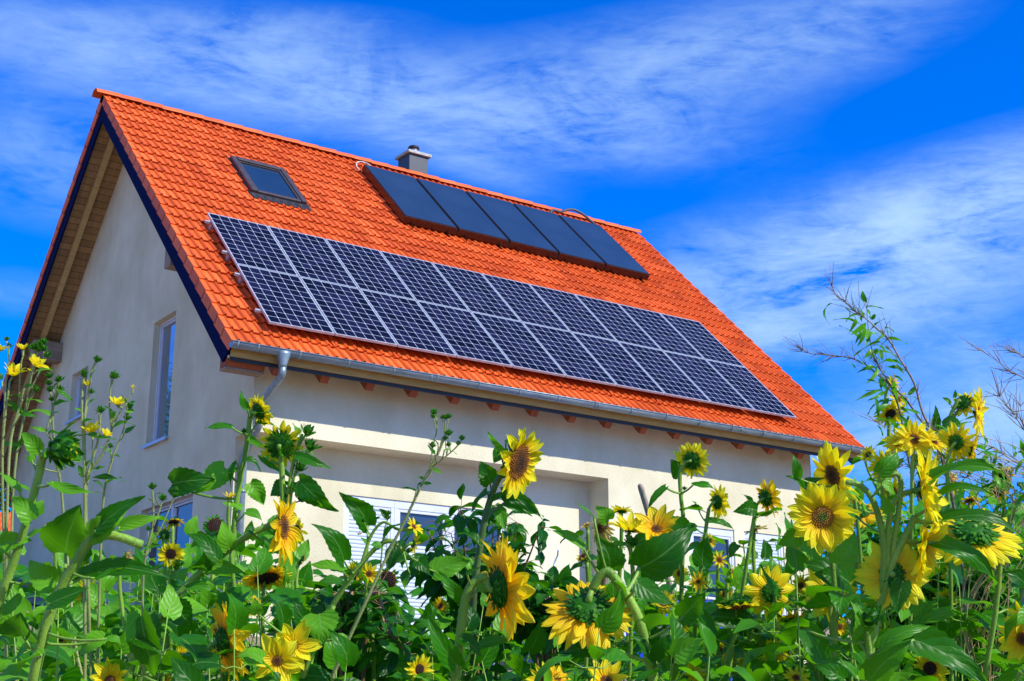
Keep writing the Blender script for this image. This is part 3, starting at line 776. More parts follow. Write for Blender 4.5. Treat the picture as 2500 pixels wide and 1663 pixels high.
    fs=[(i*seg+k,i*seg+(k+1)%seg,(i+1)*seg+(k+1)%seg,(i+1)*seg+k) for i in range(3) for k in range(seg)]
    mb.add(vs,fs,uv)
    for i in range(nf):
        rr=math.sqrt((i+.5)/nf); a=i*2.399963; d=X*math.cos(a)+Y*math.sin(a)
        h=.20*(1-rr**2.2); q=c+d*(r*rr*.98)+Z_*(r*h)
        s_=r*1.05/math.sqrt(nf); up=(Z_+d*rr*.5).normalized()
        hh=s_*(1.0+ (1.1 if rr>.6 else .3))*rnd.uniform(.7,1.4)
        e1=d; e2=up.cross(d)
        b4=[q+e1*s_*.75,q+e2*s_*.75,q-e1*s_*.75,q-e2*s_*.75,q+up*hh]
        val=rnd.uniform(.2,.75)
        mb.add(b4,[(0,1,4),(1,2,4),(2,3,4),(3,0,4)],[(rr,val*.4)]*4+[(rr,val)])
    dd=mb.build('disc',M[dmat],None); dd.parent=base
    for v in dd.data.vertices: v.co-=ORG[parent.name]
    return base
def bud_geo(mb, c, R, face, rnd, rd=None):
    X,Y,Z_=frame_of(face,rnd)
    for ring in range(3):
        for k in range(9-ring*2):
            a=2*math.pi*(k+rnd.random()*.6)/(9-ring*2); d=X*math.cos(a)+Y*math.sin(a)
            b=c+d*R*(.35+.12*(2-ring))-Z_*R*(.5-.2*ring)
            t=b+(d*(.75-.35*ring)+Z_*rnd.uniform(.5,.95)).normalized()*R*rnd.uniform(.85,1.3)
            leaf_geo(mb,b,t,d,R*.48,rnd,nl=4,nw=1,kind='oval',serr=0,fold=-.2,droop=.05,rd=rnd.random() if rd is None else rd)
    n=8; vs=[]
    for (pr,pz) in ((.2,-.75),(.62,-.5),(.75,0),(.55,.4),(.15,.6)):
        for k in range(n):
            a=2*math.pi*k/n; vs.append(c+(X*math.cos(a)+Y*math.sin(a))*R*pr+Z_*R*pz)
    mb.add(vs,[(i*n+k,i*n+(k+1)%n,(i+1)*n+(k+1)%n,(i+1)*n+k) for i in range(4) for k in range(n)]+[tuple(range(4*n,5*n))],None,.3)
def camdir(f): return (RGT*f[0]+UPV*f[1]-FWD*f[2]).normalized()
def nearest(paths,q,below=0):
    best=None
    for p in paths:
        for i,a in enumerate(p):
            dd=(a+V((0,0,below))-q).length
            if best is None or dd<best[0]: best=(dd,a)
    return best[1]
def leafn(rnd, face=.75):
    return V((0,0,1))*rnd.uniform(.35,.9)+(-FWD)*rnd.uniform(.35,1.0)*face+RGT*rnd.uniform(-.45,.45)
GROUP={}
def plant(label, d, stems, heads=(), leaves=(), buds=(), cat='sunflower', name='sunflower', smat='stem', lmat='leaf', auto=0, alen=(45,85), seed=0, lkind='heart', group=None, rootx=None, jag=.05, lobj=True, petr=None):
    """one plant: positions in photograph pixels at distance d, turned into real points"""
    rnd=random.Random(seed*97+int(d*100)+len(leaves)*3+int(stems[0][0][0][0]))
    paths=[]; radii=[]
    for (pts,r0,r1) in stems:
        pp=[]
        for k,q in enumerate(pts):
            dq=d+(q[2] if len(q)>2 else 0)
            pp.append(W(q[0],q[1],dq))
        paths.append(pp); radii.append((r0*d/F,r1*d/F))
    # root of the main stem goes down to the soil
    p0=paths[0][0]; dirn=(paths[0][0]-paths[0][1]).normalized()
    gx,gy=p0.x+dirn.x*.25,p0.y+dirn.y*.25
    root=V((gx,gy,ground_z(gx,gy)-.05))
    if root.z<p0.z-.15:
        mid=p0*.5+root*.5+V((dirn.x,dirn.y,0))*.05
        paths[0]=[root,mid]+paths[0]
    base=V((paths[0][0].x,paths[0][0].y,ground_z(paths[0][0].x,paths[0][0].y)))
    t=empty(name,base,label,cat,group)
    mb=MB(); sm=[]
    for p,(r0,r1) in zip(paths,radii):
        cp=catmull(p,4); sm.append(cp); mb.tube(cp,r0*1.0,r1,n=9)
        if r0>.006 and d<4.8:
            for q in range(int(70*len(cp))):
                k=rnd.randrange(len(cp)-1); u=rnd.random(); a_=cp[k].lerp(cp[k+1],u); ax_=(cp[k+1]-cp[k]).normalized()
                v_=ax_.cross(V((rnd.gauss(0,1),rnd.gauss(0,1),rnd.gauss(0,1)))).normalized(); rr_=r0+(r1-r0)*(k+u)/len(cp)
                b_=a_+v_*rr_*.95; s_=ax_*.0004; hl_=rnd.uniform(.002,.0048)
                mb.add([b_-s_,b_+s_,b_+v_*hl_+ax_*rnd.uniform(-.001,.002)],[(0,1,2)],[(0,.9)]*3)
    lp=[]
    def twig(a,b,ctrl,r0,r1): mb.tube(bez(a,ctrl,b,6),r0,r1,n=7)
    rs=(radii[0][0]+radii[0][1])/2
    hl=[]
    for h in heads:
        x,y,Rp,f=h[:4]; kw=dict(h[4]) if len(h)>4 else {}
        dz=kw.pop('dz',0); c=W(x,y,d+dz); R=Rp*(d+dz)/F; fz=camdir(f)
        back=c-fz*R*kw.get('disc',.4)*.42
        a=nearest(sm,back)
        if kw.pop('stalk',True):
            if (a-back).length>.01:
                rr=max(rs*.65,R*.045) if kw.get('disc',.4)>.28 else rs*.7
                L_=(a-back).length
                mb.tube(bez(a,back-fz*L_*.5,back,7),rr*.9,rr*1.15,n=8)
        hl.append((c,fz,R,kw))
    for l in leaves:
        bx,by,tx,ty,wd=l[:5]
        dj=rnd.uniform(-.08,.08); b=W(bx,by,d+dj); Lpx=math.hypot(tx-bx,ty-by); Lm=max(Lpx,wd*.95)*d/F
        q=W(tx,ty,d+dj+rnd.uniform(-.35,.25)*Lm+(0 if Lpx>wd else -.5*Lm))
        a=nearest(sm,b,.04)
        rr=max((petr or 0)*d/F, min(rs*.4,Lm*.02+.0012))
        if (a-b).length>.008: twig(a,b,(a+b)/2+V((0,0,-.12))*(a-b).length*1.0,rr*1.25,rr)
        n=leafn(rnd); 
        if len(l)>5 and l[5]: n=camdir(l[5])
        lp.append((b,q,n,wd*d/F,l[6] if len(l)>6 else None))
    if auto:
        cp=sm[0]; vis=[p for p in cp if (p-CAM).dot(UPV)/(p-CAM).dot(FWD)>-(1720-PY)/F]
        k=0; ang=rnd.uniform(0,6)
        if len(vis)>2:
            for k in range(auto):
                u=(k+.3+rnd.random()*.4)/auto; a=vis[min(len(vis)-2,int(u*(len(vis)-1)))]; a2=vis[min(len(vis)-1,int(u*(len(vis)-1))+1)]
                a=a.lerp(a2,rnd.random())
                ang+=2.4; dirv=V((math.cos(ang),math.sin(ang),rnd.uniform(.1,.6)))
                size=rnd.uniform(*alen)*d/F*(1.15-.45*u)
                b=a+dirv.normalized()*size*rnd.uniform(.25,.5)
                tipd=V((dirv.x,dirv.y,rnd.uniform(-.75,.25))).normalized()
                twig(a,b,(a+b)/2+V((0,0,-.03))*size,max(size*.02,.0012),max(size*.015,.001))
                lp.append((b,b+tipd*size,V((rnd.uniform(-.4,.4),rnd.uniform(-.6,.1),1)),size*rnd.uniform(.62,.85) if lkind=='heart' else size*.42,None))
    bl=[]
    for bd in buds:
        x,y,Rp=bd[:3]; c=W(x,y,d); f=camdir(bd[3]) if len(bd)>3 else (V((rnd.uniform(-.3,.3),rnd.uniform(-.3,.3),1)).normalized())
        a=nearest(sm,c,.05); R=Rp*d/F
        if (a-c).length>.006: mb.tube(bez(a,(a+c)/2+V((0,0,-.1))*(a-c).length,c-f*R*.5,5),max(.0016,R*.13),max(.0014,R*.12),n=6)
        bl.append((c,R,f))
    mb.build('stem',M[smat],t,smooth=True)
    for (b,q,n,wd,rdv) in lp:
        m2=MB(); leaf_geo(m2,b,q,n,wd,rnd,nl=16 if wd>.05 else 9,nw=3 if wd>.05 else 2,kind=lkind,serr=jag,rd=rdv)
        m2.build('leaf',M[lmat],t,smooth=True)
    for (c,fz,R,kw) in hl: head_geo(t,c,fz,R,rnd=rnd,**kw)
    for (c,R,f) in bl:
        m2=MB(); bud_geo(m2,c,R,f,rnd); m2.build('bud',M['bract'],t)
    return t
def flower(label, x,y,R,f,d, stemx=None, endy=1700, auto=5, alen=(40,80), seed=1, r=6, leaves=(), buds=(), heads=(), smat='stem', **kw):
    """a plant with a straight stem below one head"""
    rnd=random.Random(int(x*3+y)); sx=stemx if stemx is not None else x+rnd.uniform(-25,25)
    bx,by=x-f[0]*R*.5, y+R*.35+max(0,f[1])*R*.3
    ax=bx-f[0]*R*.35; 
    st=[(sx,endy),(sx*.6+ax*.4+rnd.uniform(-8,8),by+(endy-by)*.55),(ax,by+min(60,(endy-by)*.25)),(bx-f[0]*R*.1,by)]
    dd=dict(kw)
    return plant(label,d,[(st,r,r*.75)],heads=[(x,y,R,f,dd)]+list(heads),leaves=leaves,buds=buds,auto=auto,alen=alen,seed=seed,smat=smat)

ART=dict(disc=.2,npet=12,pw=.36,lift=.75,spread=.18,cup=-.1,dmat='disc_green',pmat='petal',bract=.6)
# --- tall thin-stemmed plants with small flowers at the left
def art(label,d,stems,heads,leaves,buds,seed=0):
    return plant(label,d,stems,[(x,y,R*1.28,f,dict(ART,**(k[0] if k else {}))) for (x,y,R,f,*k) in heads],leaves,buds,smat='stempale',lmat='leafs',lkind='lance',cat='flowering plant',name='tall_flower',seed=seed,jag=.03)
art('tall plant with small yellow flowers at the far left edge, crossing the dark verge',4.6,
 [([(14,1700),(12,1400),(6,1180),(8,1060),(24,930)],6,2.2),([(12,1500),(22,1120),(45,1000),(62,940),(80,905)],4,2),([(8,1060),(14,940),(22,880),(17,835)],2.5,1.5),([(45,1000),(50,900),(56,870)],2.2,1.6)],
 [(32,915,30,(.3,.85,.3)),(86,893,27,(.45,.75,.2)),(56,853,17,(0,1,.1)),(-4,853,18,(.5,.8,0))],
 [(5,930,-20,905,20),(55,975,20,965,12),(48,1010,18,968,18),(50,1012,92,1016,16),(8,1085,52,1090,20),(55,950,95,940,14),(90,905,130,902,9),(20,850,42,840,10)],
 [(16,827,7),(22,840,5)],1)
art('tall plant topped by a dense cluster of green buds beside the grey purlin end',4.9,
 [([(40,1700),(28,1400),(36,1150),(62,1000),(80,900),(92,860)],4.5,2),([(70,960),(95,910),(108,880)],2,1.4),([(62,1010),(78,960),(88,945)],2,1.2)],
 [(75,905,8,(0,1,.2),dict(npet=6))],
 [(62,985,105,980,15),(60,1010,10,985,10),(78,865,70,842,12),(100,905,134,903,9),(60,1065,18,1110,10),(45,1180,90,1215,10)],
 [(106,834,10),(95,843,12),(106,850,10),(116,865,10),(81,847,9),(93,852,9),(88,950,9),(99,838,8)],2)
art('leafy green stalk with small buds left of the small gable window',4.7,
 [([(205,1700),(182,1560),(150,1200),(140,1140),(128,1020),(138,960),(144,925)],4.5,2),([(128,1020),(126,975),(120,930)],2,1.3),([(112,1055),(128,1000),(140,950)],2.5,1.6)],
 [],
 [(140,950,178,978,20),(132,985,170,978,22),(128,1015,65,1005,20),(112,1055,70,1040,13),(118,1056,160,1065,14),(130,950,152,925,14),(130,1010,148,1006,9),(75,1128,60,1110,14),(78,1130,95,1100,26)],
 [(119,916,10),(144,925,10),(119,934,9),(122,950,9),(147,950,10),(126,974,7)],3)
art('tall plant with a half open yellow bud in front of the small gable window',4.4,
 [([(206,1700),(206,1400),(207,1180),(200,1000),(203,930),(206,905)],5.5,2),([(208,1170),(207,1020),(215,960),(224,905),(235,880)],3,1.6),([(208,1175),(235,1090),(242,1060),(246,1010)],3.5,1.6),([(226,1140),(225,1090),(226,1075)],2,1.5)],
 [(212,940,13,(.2,.9,.2),dict(npet=7,lift=.9)),(224,1055,27,(-.1,.95,.2)),(256,1062,17,(.6,.7,.2))],
 [(203,1010,178,995,15),(200,1028,232,1025,16),(222,925,232,902,15),(215,985,236,973,9),(205,1060,282,1072,13),(238,1062,210,1060,18),(212,1140,232,1115,20),(206,1165,190,1135,20),(212,1150,256,1140,20),(240,1008,232,1012,12),(215,1170,300,1172,16)],
 [(238,877,10),(205,909,10),(223,955,8),(246,1000,11),(205,915,8)],4)
art('tall plant with one open yellow flower and a bud in front of the tall window',4.5,
 [([(222,1700),(214,1400),(212,1180),(250,1110),(275,1040),(282,1005)],5,2),([(236,1690),(250,1250),(272,1130),(298,1060),(312,1010)],3.6,1.6),([(272,1045),(267,990),(270,950),(276,925)],2.4,1.5),([(280,1030),(305,985),(322,962)],2,1.3)],
 [(288,988,24,(.1,.95,.2)),(325,948,9,(.2,.9,0),dict(npet=5,lift=1.1))],
 [(275,1022,258,990,26),(272,1046,330,1035,14),(305,1055,330,1040,20),(272,925,268,912,10),(308,985,296,965,6),(312,985,336,980,8),(272,1108,245,1090,18),(275,1110,295,1116,9),(256,1178,296,1165,22),(252,1195,225,1170,16),(306,1005,330,1005,10)],
 [(280,916,12),(317,990,9),(318,1001,8),(311,1019,9),(270,1088,7)],5)
art('short budded plant low in front of the gable wall, below the tall window',4.3,
 [([(345,1700),(350,1400),(372,1290),(374,1230),(372,1200)],4,2),([(372,1290),(388,1250),(396,1225)],2.4,1.5),([(352,1350),(360,1330),(362,1300)],2,1.3),([(355,1345),(392,1290),(425,1215)],2.2,1.4)],
 [],
 [(376,1230,355,1215,8),(378,1210,396,1204,8),(366,1345,345,1335,14),(368,1340,400,1330,10)],
 [(372,1187,10),(397,1215,10),(362,1290,7),(427,1208,9),(428,1195,8)],6)
art('dark slender stalk with bare round buds rising before the facade, right of the downpipe',4.2,
 [([(800,1720),(835,1600),(882,1494),(941,1366),(996,1255),(1035,1172),(1068,1110),(1082,1070)],5.5,2),([(1050,1150),(1056,1095),(1068,1040),(1060,1005)],2,1.3),([(1068,1110),(1085,1070),(1086,1030),(1089,1020)],2.2,1.3),([(1055,1140),(1100,1105),(1120,1085),(1128,1072)],2,1.2)],
 [],
 [(1016,1198,978,1190,17),(1020,1184,1056,1182,17),(1035,1170,1020,1164,9),(1055,1145,1080,1157,13),(1062,1108,1044,1086,14),(1085,1098,1116,1108,10),(1068,1042,1060,1034,7),(1070,1085,1056,1072,8),(1025,1190,1040,1175,8),(880,1490,842,1498,20)],
 [(1060,1005,9),(1058,1016,7),(1080,1018,6),(1088,1018,8),(1096,1016,7),(1095,1056,10),(1128,1069,8),(1119,1082,7),(1056,1086,9),(1087,1069,7),(1095,1085,7)],7)
art('low slender plant with tiny dark buds before the pale roller blind',5.0,
 [([(900,1700),(896,1500),(898,1290),(902,1240)],3,1.5),([(915,1690),(925,1450),(936,1310),(946,1270)],3,1.5)],
 [],
 [(898,1262,878,1242,8),(946,1262,925,1242,20),(905,1275,930,1262,14),(900,1330,880,1312,14)],
 [(896,1241,6),(905,1239,8),(946,1263,8),(950,1252,6)],8)

# --- big sunflowers, left to right
plant('thick pale stemmed sunflower at the far left with a large half open green bud',4.0,
 [([(-20,1560),(0,1464),(33,1372),(62,1281),(95,1160),(101,1128),(116,1104),(140,1096)],13,8)],
 [(168,1100,34,(.85,-.25,.1),dict(disc=.55,npet=8,lift=1.15,pw=.34,bract=2.2,cup=.2,dmat='disc_green'))],
 [(97,1100,51,1054,42,(-.2,.3,.9),.85),(78,1123,66,1085,26),(47,1200,-5,1150,42,None,.8),(128,1179,243,1203,26,(.1,.6,.6),.8),(2,1330,77,1318,52,(.1,.4,1),.9),(76,1270,26,1210,50,None,.9),(85,1250,105,1220,36,None,.9),(70,1310,120,1285,24,None,.9),(20,1440,55,1405,34),(90,1425,42,1435,48,None,.7)],[(156,1096,46,(.85,-.2,.0)),(150,1100,38,(.7,-.1,.5))],seed=1,petr=2.5)
plant('sunflower with a bare broken-off flower stalk pointing right and large dark leaves, lower left',3.6,
 [([(75,1740),(82,1660),(108,1543),(131,1477),(160,1415),(183,1379),(209,1333),(235,1311),(280,1308),(347,1331)],15,11)],(),
 [(160,1352,196,1236,140,(.1,.25,1),.12),(234,1295,354,1210,50,(.2,.5,.7),.3),(291,1287,396,1261,36,(.1,.5,.8),.95),(222,1310,310,1245,60,(.1,.3,1),.9),(200,1408,424,1407,52,(0,.7,.6),.15),
  (121,1474,216,1434,55,(-.1,.6,.6),.15),(140,1424,70,1368,72,(0,.2,1),.9),(56,1552,48,1496,110,(-.1,.5,.7),.08),(230,1412,300,1385,34,None,.5),(260,1560,300,1580,30),(255,1560,190,1600,60),(100,1600,40,1640,60)],(),seed=2,petr=3)
plant('leaning sunflower with a long diagonal stem and a golden head in profile',4.3,
 [([(300,1720),(345,1560),(400,1500),(455,1430),(530,1365),(600,1310),(655,1285),(672,1284)],12,7)],
 [(690,1287,92,(.93,.05,.22),dict(disc=.36,npet=30,lift=.05,pw=.30,droopy=.25,pmat='petalo',dz=-.05,missing=.12))],
 [(455,1437,540,1460,24,(.1,.6,.6),.6),(530,1365,452,1300,40,(.1,.5,.8),.2),(488,1390,500,1348,50,(.2,.2,1),.1),(560,1340,545,1270,50,(.3,.3,.9),.9),(620,1300,600,1290,30),(640,1320,690,1350,50,None,.8),(396,1500,380,1450,55,None,.85),
  (375,1520,440,1570,36,None,.85),(500,1385,600,1400,40,(0,.3,.9),.8),(420,1480,470,1530,70,(0,.3,.9),.1)],(),seed=3,petr=2.5)
plant('upright sunflower seen from behind at the house corner, one leaf rising above its head',5.2,
 [([(560,1720),(555,1560),(572,1280),(585,1180),(603,1080),(610,1020),(614,1000)],8,6)],
 [(632,1004,45,(.62,.35,-.65),dict(disc=.5,npet=24,lift=.1,pw=.26))],
 [(565,1043,500,1044,24,(.1,.7,.5),.4),(604,998,588,953,20,(.2,0,1),.5),(624,1008,669,1011,13),(628,1033,693,1052,16),(605,1065,661,1099,18,None,.7),(598,1124,638,1150,32,None,.1),(549,1144,475,1204,62,(.1,.3,1),.95),(420,1182,523,1170,70,(.1,.2,.9),.05),(610,1180,646,1234,46,(.2,.3,1),.9),
  (580,1150,540,1170,26),(578,1130,560,1190,24,None,.2),(590,1240,540,1225,40,None,.9),(600,1250,640,1270,34,None,.7)],[(596,1052,7)],seed=4,petr=1.6)
plant('branched sunflower seen from behind before the shaded upper wall, with three spiky green buds',5.0,
 [([(690,1720),(700,1400),(692,1250),(688,1150),(685,1105)],9,6.5),([(700,1230),(712,1150),(728,1090),(738,1060)],5,3.5),([(700,1290),(715,1180),(728,1130)],4,3)],
 [(686,1085,60,(.12,.15,-1),dict(disc=.52,npet=30,lift=-.05,pw=.22,bract=1.3))],
 [(640,1112,718,1166,34,(.1,.5,.7),.5),(723,1113,811,1142,28,(0,.5,.6),.35),(733,1057,714,1033,16),(730,1175,824,1252,56,(-.2,.3,1),.15),(694,1183,787,1232,24,None,.6),(745,1065,770,1058,12),(755,1100,788,1090,12),(690,1110,705,1085,30,None,.5),(700,1190,660,1210,60,None,.05),(740,1100,775,1118,20,None,.8)],
 [(752,1050,17,(.3,.5,.1)),(758,1085,16,(.4,.6,0)),(733,1140,15),(738,1215,15)],seed=5,petr=1.6)
flower('drooping sunflower head with a dark underside below the golden profile head',652,1410,66,(.2,-.72,.5),4.8,stemx=640,auto=5,alen=(60,90),disc=.5,npet=26,lift=-.1,pw=.28,pmat='petalo',dmat='disc_dark',missing=.15,stalk=True)
flower('large sunflower seen in profile from behind near the bottom edge, left part',546,1566,104,(.76,.05,-.5),4.2,stemx=330,endy=1690,auto=2,alen=(70,100),disc=.36,npet=36,lift=.15,pw=.30,pmat='petalo',droopy=.2)
plant('double flower of broad bright yellow petals with small brown centre near the bottom edge',3.9,
 [([(650,1740),(655,1690),(668,1645),(676,1628)],5,4),([(690,1740),(705,1650),(715,1600)],4,3)],
 [(677,1614,72,(.02,.15,1),dict(disc=.19,npet=12,lift=.15,pw=.44,cup=-.2)),(718,1575,66,(.3,.3,.9),dict(disc=.18,npet=11,lift=.2,pw=.42,dz=.12))],
 [(700,1680,610,1670,60),(640,1610,575,1600,55,None,.9)],(),seed=7)
flower('bright sunflower cut by the bottom edge at the lower left',268,1662,56,(0,.45,.9),3.9,endy=1740,auto=0,disc=.25,npet=16,pw=.34,lift=.3)
flower('small dark centred sunflower in front of the ground floor gable window',417,1353,36,(.05,0,1),5.0,auto=4,disc=.4,npet=15,dmat='disc_dark',pw=.3,buds=[(438,1374,12),(432,1385,9)])
flower('small faded sunflower head hanging above the ground floor gable window',425,1274,28,(.2,-.7,.5),5.2,stemx=412,auto=5,disc=.5,npet=14,dmat='disc_dark',pmat='petalo',lift=.2)
flower('small sunflower seen from behind in front of the ground floor gable window',402,1306,28,(0,0,-1),5.3,auto=3,disc=.45,npet=14)
flower('sunflower half hidden by a long leaf at the lower left, looking at the camera',216,1452,48,(0,-.35,.9),5.4,auto=5,disc=.38,npet=22)
flower('closed wilted yellow flower right of the broken stalk',311,1358,24,(.95,.1,.1),5.0,auto=3,disc=.5,npet=12,lift=1.0,cup=.5,pmat='petalp')
flower('pair of small orange flowers low at the left, behind the big dark leaf',135,1310,24,(0,.4,.8),5.4,auto=4,disc=.4,npet=14,pmat='petalo',heads=[(118,1284,14,(-.3,.5,.5),dict(disc=.3,npet=10))])
flower('tiny yellow bloom on a thin stalk just left of the downpipe',560,1213,22,(.1,.95,.1),4.8,auto=4,disc=.35,npet=10,lift=.6,pmat='petalo')
flower('spent green and brown seed head left of the downpipe',526,1285,24,(.5,.2,.7),4.9,auto=6,disc=.85,npet=0,dmat='disc_dark',bract=1.4)
flower('pale wilted yellow green head beside the golden profile head',738,1368,24,(.7,-.4,-.2),5.2,auto=5,disc=.5,npet=12,lift=-.3,pmat='petalp')
flower('small bloom seen from behind at the right of the golden profile head',728,1294,38,(.75,.1,-.5),5.0,auto=5,disc=.36,npet=16)
plant('sunflower with a diagonal stem rising right and a bright serrated leaf before the wide window',4.6,
 [([(760,1600),(800,1500),(850,1420),(905,1350),(950,1320),(985,1345)],8,5),([(880,1385),(905,1310),(935,1275),(965,1290)],4.5,3)],
 [(1010,1286,28,(.65,.5,.35),dict(disc=.3,npet=16)),(1010,1328,28,(.7,-.2,-.4),dict(disc=.36,npet=14))],
 [(897,1284,828,1204,58,(.3,.3,1),.2),(840,1369,763,1278,54,(.2,.4,.9),.2),(838,1395,752,1376,40,None,.9),(940,1310,985,1275,26),(930,1335,905,1330,28),(1000,1360,960,1375,30),(1020,1370,1050,1400,40,None,.1),(1060,1395,1148,1368,62,(0,.5,.8),.8),(1000,1400,990,1450,45,None,.15)],[(888,1270,7)],seed=9,petr=1.8)
flower('small sunflower with reddish centre left of its brighter twin before the roller blind',867,1398,30,(0,.1,.9),5.0,auto=5,disc=.36,npet=18,dmat='disc_dark')
flower('brighter of the two small sunflowers before the roller blind',901,1401,31,(.25,.1,1),4.8,auto=5,disc=.26,npet=16,dmat='disc_brown')
flower('upper of two black spent heads in the middle of the bed',945,1417,27,(-.05,.3,.9),5.1,auto=5,disc=.85,npet=9,dmat='disc_dark',bract=1.2,lift=.2)
flower('lower of two black spent heads in the middle of the bed',926,1452,28,(-.2,-.1,.9),5.0,auto=6,disc=.85,npet=6,dmat='disc_dark',bract=1.2)
flower('small sunflower with a dark tilted centre between broad leaves, left of the soil patch',848,1492,36,(-.3,-.3,.8),5.0,auto=5,disc=.42,npet=18,dmat='disc_dark')
flower('pale sunflower low in the middle, in front of the bare soil',1024,1635,42,(.5,.1,.6),4.4,auto=3,disc=.36,npet=18,dmat='disc_dark')
flower('small golden bloom low between stems left of the huge drooping head',1134,1583,22,(.2,0,.9),5.4,auto=5,disc=.25,npet=12)
plant('tallest central sunflower facing right with a large brown disc, standing before the lit wall band',5.4,
 [([(1150,1720),(1152,1640),(1155,1480),(1165,1380),(1183,1270),(1200,1210),(1214,1175),(1232,1148)],9,7.5)],
 [(1265,1128,94,(.80,-.20,.48),dict(disc=.54,npet=44,lift=.12,pw=.24,dmat='disc_brown',pmat='petal',missing=.06,spread=.28))],
 [(1197,1180,1172,1126,52,(.2,.2,1),.15),(1233,1105,1189,1051,17,(0,0,1),.9),(1231,1228,1328,1261,34,(.1,.5,.7),.35),(1226,1205,1324,1268,38,(0,.2,.9),.1),(1212,1240,1232,1296,34,None,.8),(1222,1100,1205,1130,34,(0,.2,1),.5),(1235,1080,1265,1070,22,None,.3),(1190,1200,1150,1250,26,None,.3),(1205,1220,1230,1200,24),
  (1170,1330,1110,1300,30),(1160,1400,1100,1360,40),(1165,1380,1230,1400,40)],[],seed=10,smat='stemdark',petr=1.8)
plant('large golden sunflower in right profile seen from behind, centre of the bed',4.1,
 [([(1105,1740),(1112,1660),(1122,1560),(1135,1470),(1150,1430),(1172,1412),(1190,1410)],14,9)],
 [(1222,1438,132,(.88,.02,-.36),dict(disc=.38,npet=40,lift=.12,pw=.27,pmat='petalo',spread=.26,bract=1.1))],
 [(1114,1622,1045,1494,52,(.3,.2,1),.45),(1127,1464,1070,1392,36,(.2,.2,1),.55),(1147,1592,1271,1572,36,(0,.7,.5),.5),(1165,1440,1205,1445,30,None,.9),(1140,1400,1172,1385,14),(1125,1560,1175,1600,46,None,.1)],(),seed=11,petr=2.5)
plant('huge drooping sunflower seen from behind with a fringe of hanging golden petals, centre',4.3,
 [([(1600,1740),(1590,1640),(1570,1540),(1545,1480),(1520,1440),(1495,1405),(1480,1395),(1462,1410),(1446,1440)],13,11)],
 [(1436,1485,118,(-.02,-.80,-.52),dict(disc=.46,npet=52,lift=.02,pw=.22,pmat='petalo',droopy=.45,bract=1.15,spread=.25))],
 [(1488,1392,1457,1308,78,(.15,.2,1),.12),(1562,1386,1694,1284,105,(.2,.25,1),.1),(1557,1425,1645,1477,58,(.1,.6,.6),.25),(1498,1579,1341,1602,54,(0,.6,.6),.15),(1423,1335,1337,1293,26,(0,.4,.8),.8),(1450,1265,1405,1226,20),(1611,1618,1684,1545,85,(.1,.4,.9),.08),(1600,1610,1540,1555,60,(0,.5,.8),.2),(1665,1507,1722,1448,60,(.1,.4,.9),.3),(1500,1420,1530,1470,50,None,.1)],(),seed=12,petr=3)
plant('bright sunflower with upturned broad petals in the middle, right of the recess corner',4.6,
 [([(1535,1740),(1540,1560),(1545,1400),(1535,1320),(1532,1305)],6,5),([(1545,1420),(1580,1340),(1598,1305)],5,4)],
 [(1603,1292,68,(-.05,.72,.62),dict(disc=.2,npet=13,lift=.35,pw=.36,pmat='petalo',dmat='disc_brown')),(1537,1292,58,(.0,.95,.1),dict(disc=.3,npet=14,lift=.55,pw=.32))],
 [(1530,1330,1480,1330,20),(1550,1330,1610,1300,36,(0,.6,.5),.2)],[(1545,1322,16)],seed=13)
flower('limp pale yellow head under a lime leaf, left of the upturned blooms',1466,1290,42,(-.4,.1,.4),4.9,stemx=1440,auto=4,disc=.35,npet=20,pmat='petalp',lift=-.4,droopy=.5,smat='stembrown',leaves=[(1485,1270,1455,1235,44,(0,.1,1),.98)])
flower('small golden head peeking out above the upturned blooms',1518,1248,30,(.05,.75,-.3),5.0,auto=2,disc=.4,npet=20)
flower('half open bud with yellow tips and curling green bracts right of the spiral wire',1425,1360,26,(-.5,.5,.2),4.8,auto=5,disc=.6,npet=8,lift=.8,bract=1.6)
flower('small orange bloom left behind the limp pale head',1432,1283,18,(-.3,.8,.2),5.2,auto=4,disc=.4,npet=10,pmat='petalo')
plant('slim sunflower seen from behind, first at the right of the wooden handle',5.2,
 [([(1655,1720),(1662,1500),(1668,1280),(1663,1220),(1660,1160),(1672,1130)],6.5,4.5)],
 [(1690,1124,48,(.48,.08,-.85),dict(disc=.46,npet=26,lift=.05,pw=.22))],
 [(1661,1158,1638,1122,46,(0,.2,1),.2),(1692,1184,1754,1198,22,(0,.6,.5),.5),(1625,1190,1580,1250,18,(0,.3,.8),.4),(1672,1285,1610,1255,40,(0,.3,.9),.9),(1680,1130,1700,1095,16),(1650,1115,1636,1095,8)],[(1671,1192,6)],seed=14,petr=1.3)
flower('small sunflower facing right, first one right of the slim back-turned sunflower',1752,1226,44,(.80,.0,-.45),5.1,auto=4,disc=.42,npet=24,stemx=1690,leaves=[(1725,1275,1795,1292,24,None,.5),(1715,1380,1729,1308,54,(0,.2,1),.15),(1705,1245,1690,1222,34,None,.7),(1700,1290,1660,1300,30)])
flower('golden sunflower seen in right profile with spiky bracts, below the right eave',1872,1216,52,(.82,.12,-.42),4.8,stemx=1775,auto=3,disc=.40,npet=22,pmat='petalo',bract=1.3,leaves=[(1845,1245,1792,1250,42,(0,.3,.9),.25),(1838,1230,1812,1205,12),(1850,1255,1900,1250,16),(1800,1440,1850,1450,30),(1815,1330,1850,1320,46,None,.1),(1800,1330,1780,1360,30)])
flower('faded pale head hanging left of the second right window',1845,1290,32,(.2,-.7,.2),4.9,auto=2,disc=.4,npet=16,pmat='petalp')
flower('tiny yellow bloom in front of the open window sash',1756,1367,24,(.2,.3,.7),5.1,auto=4,disc=.36,npet=14)
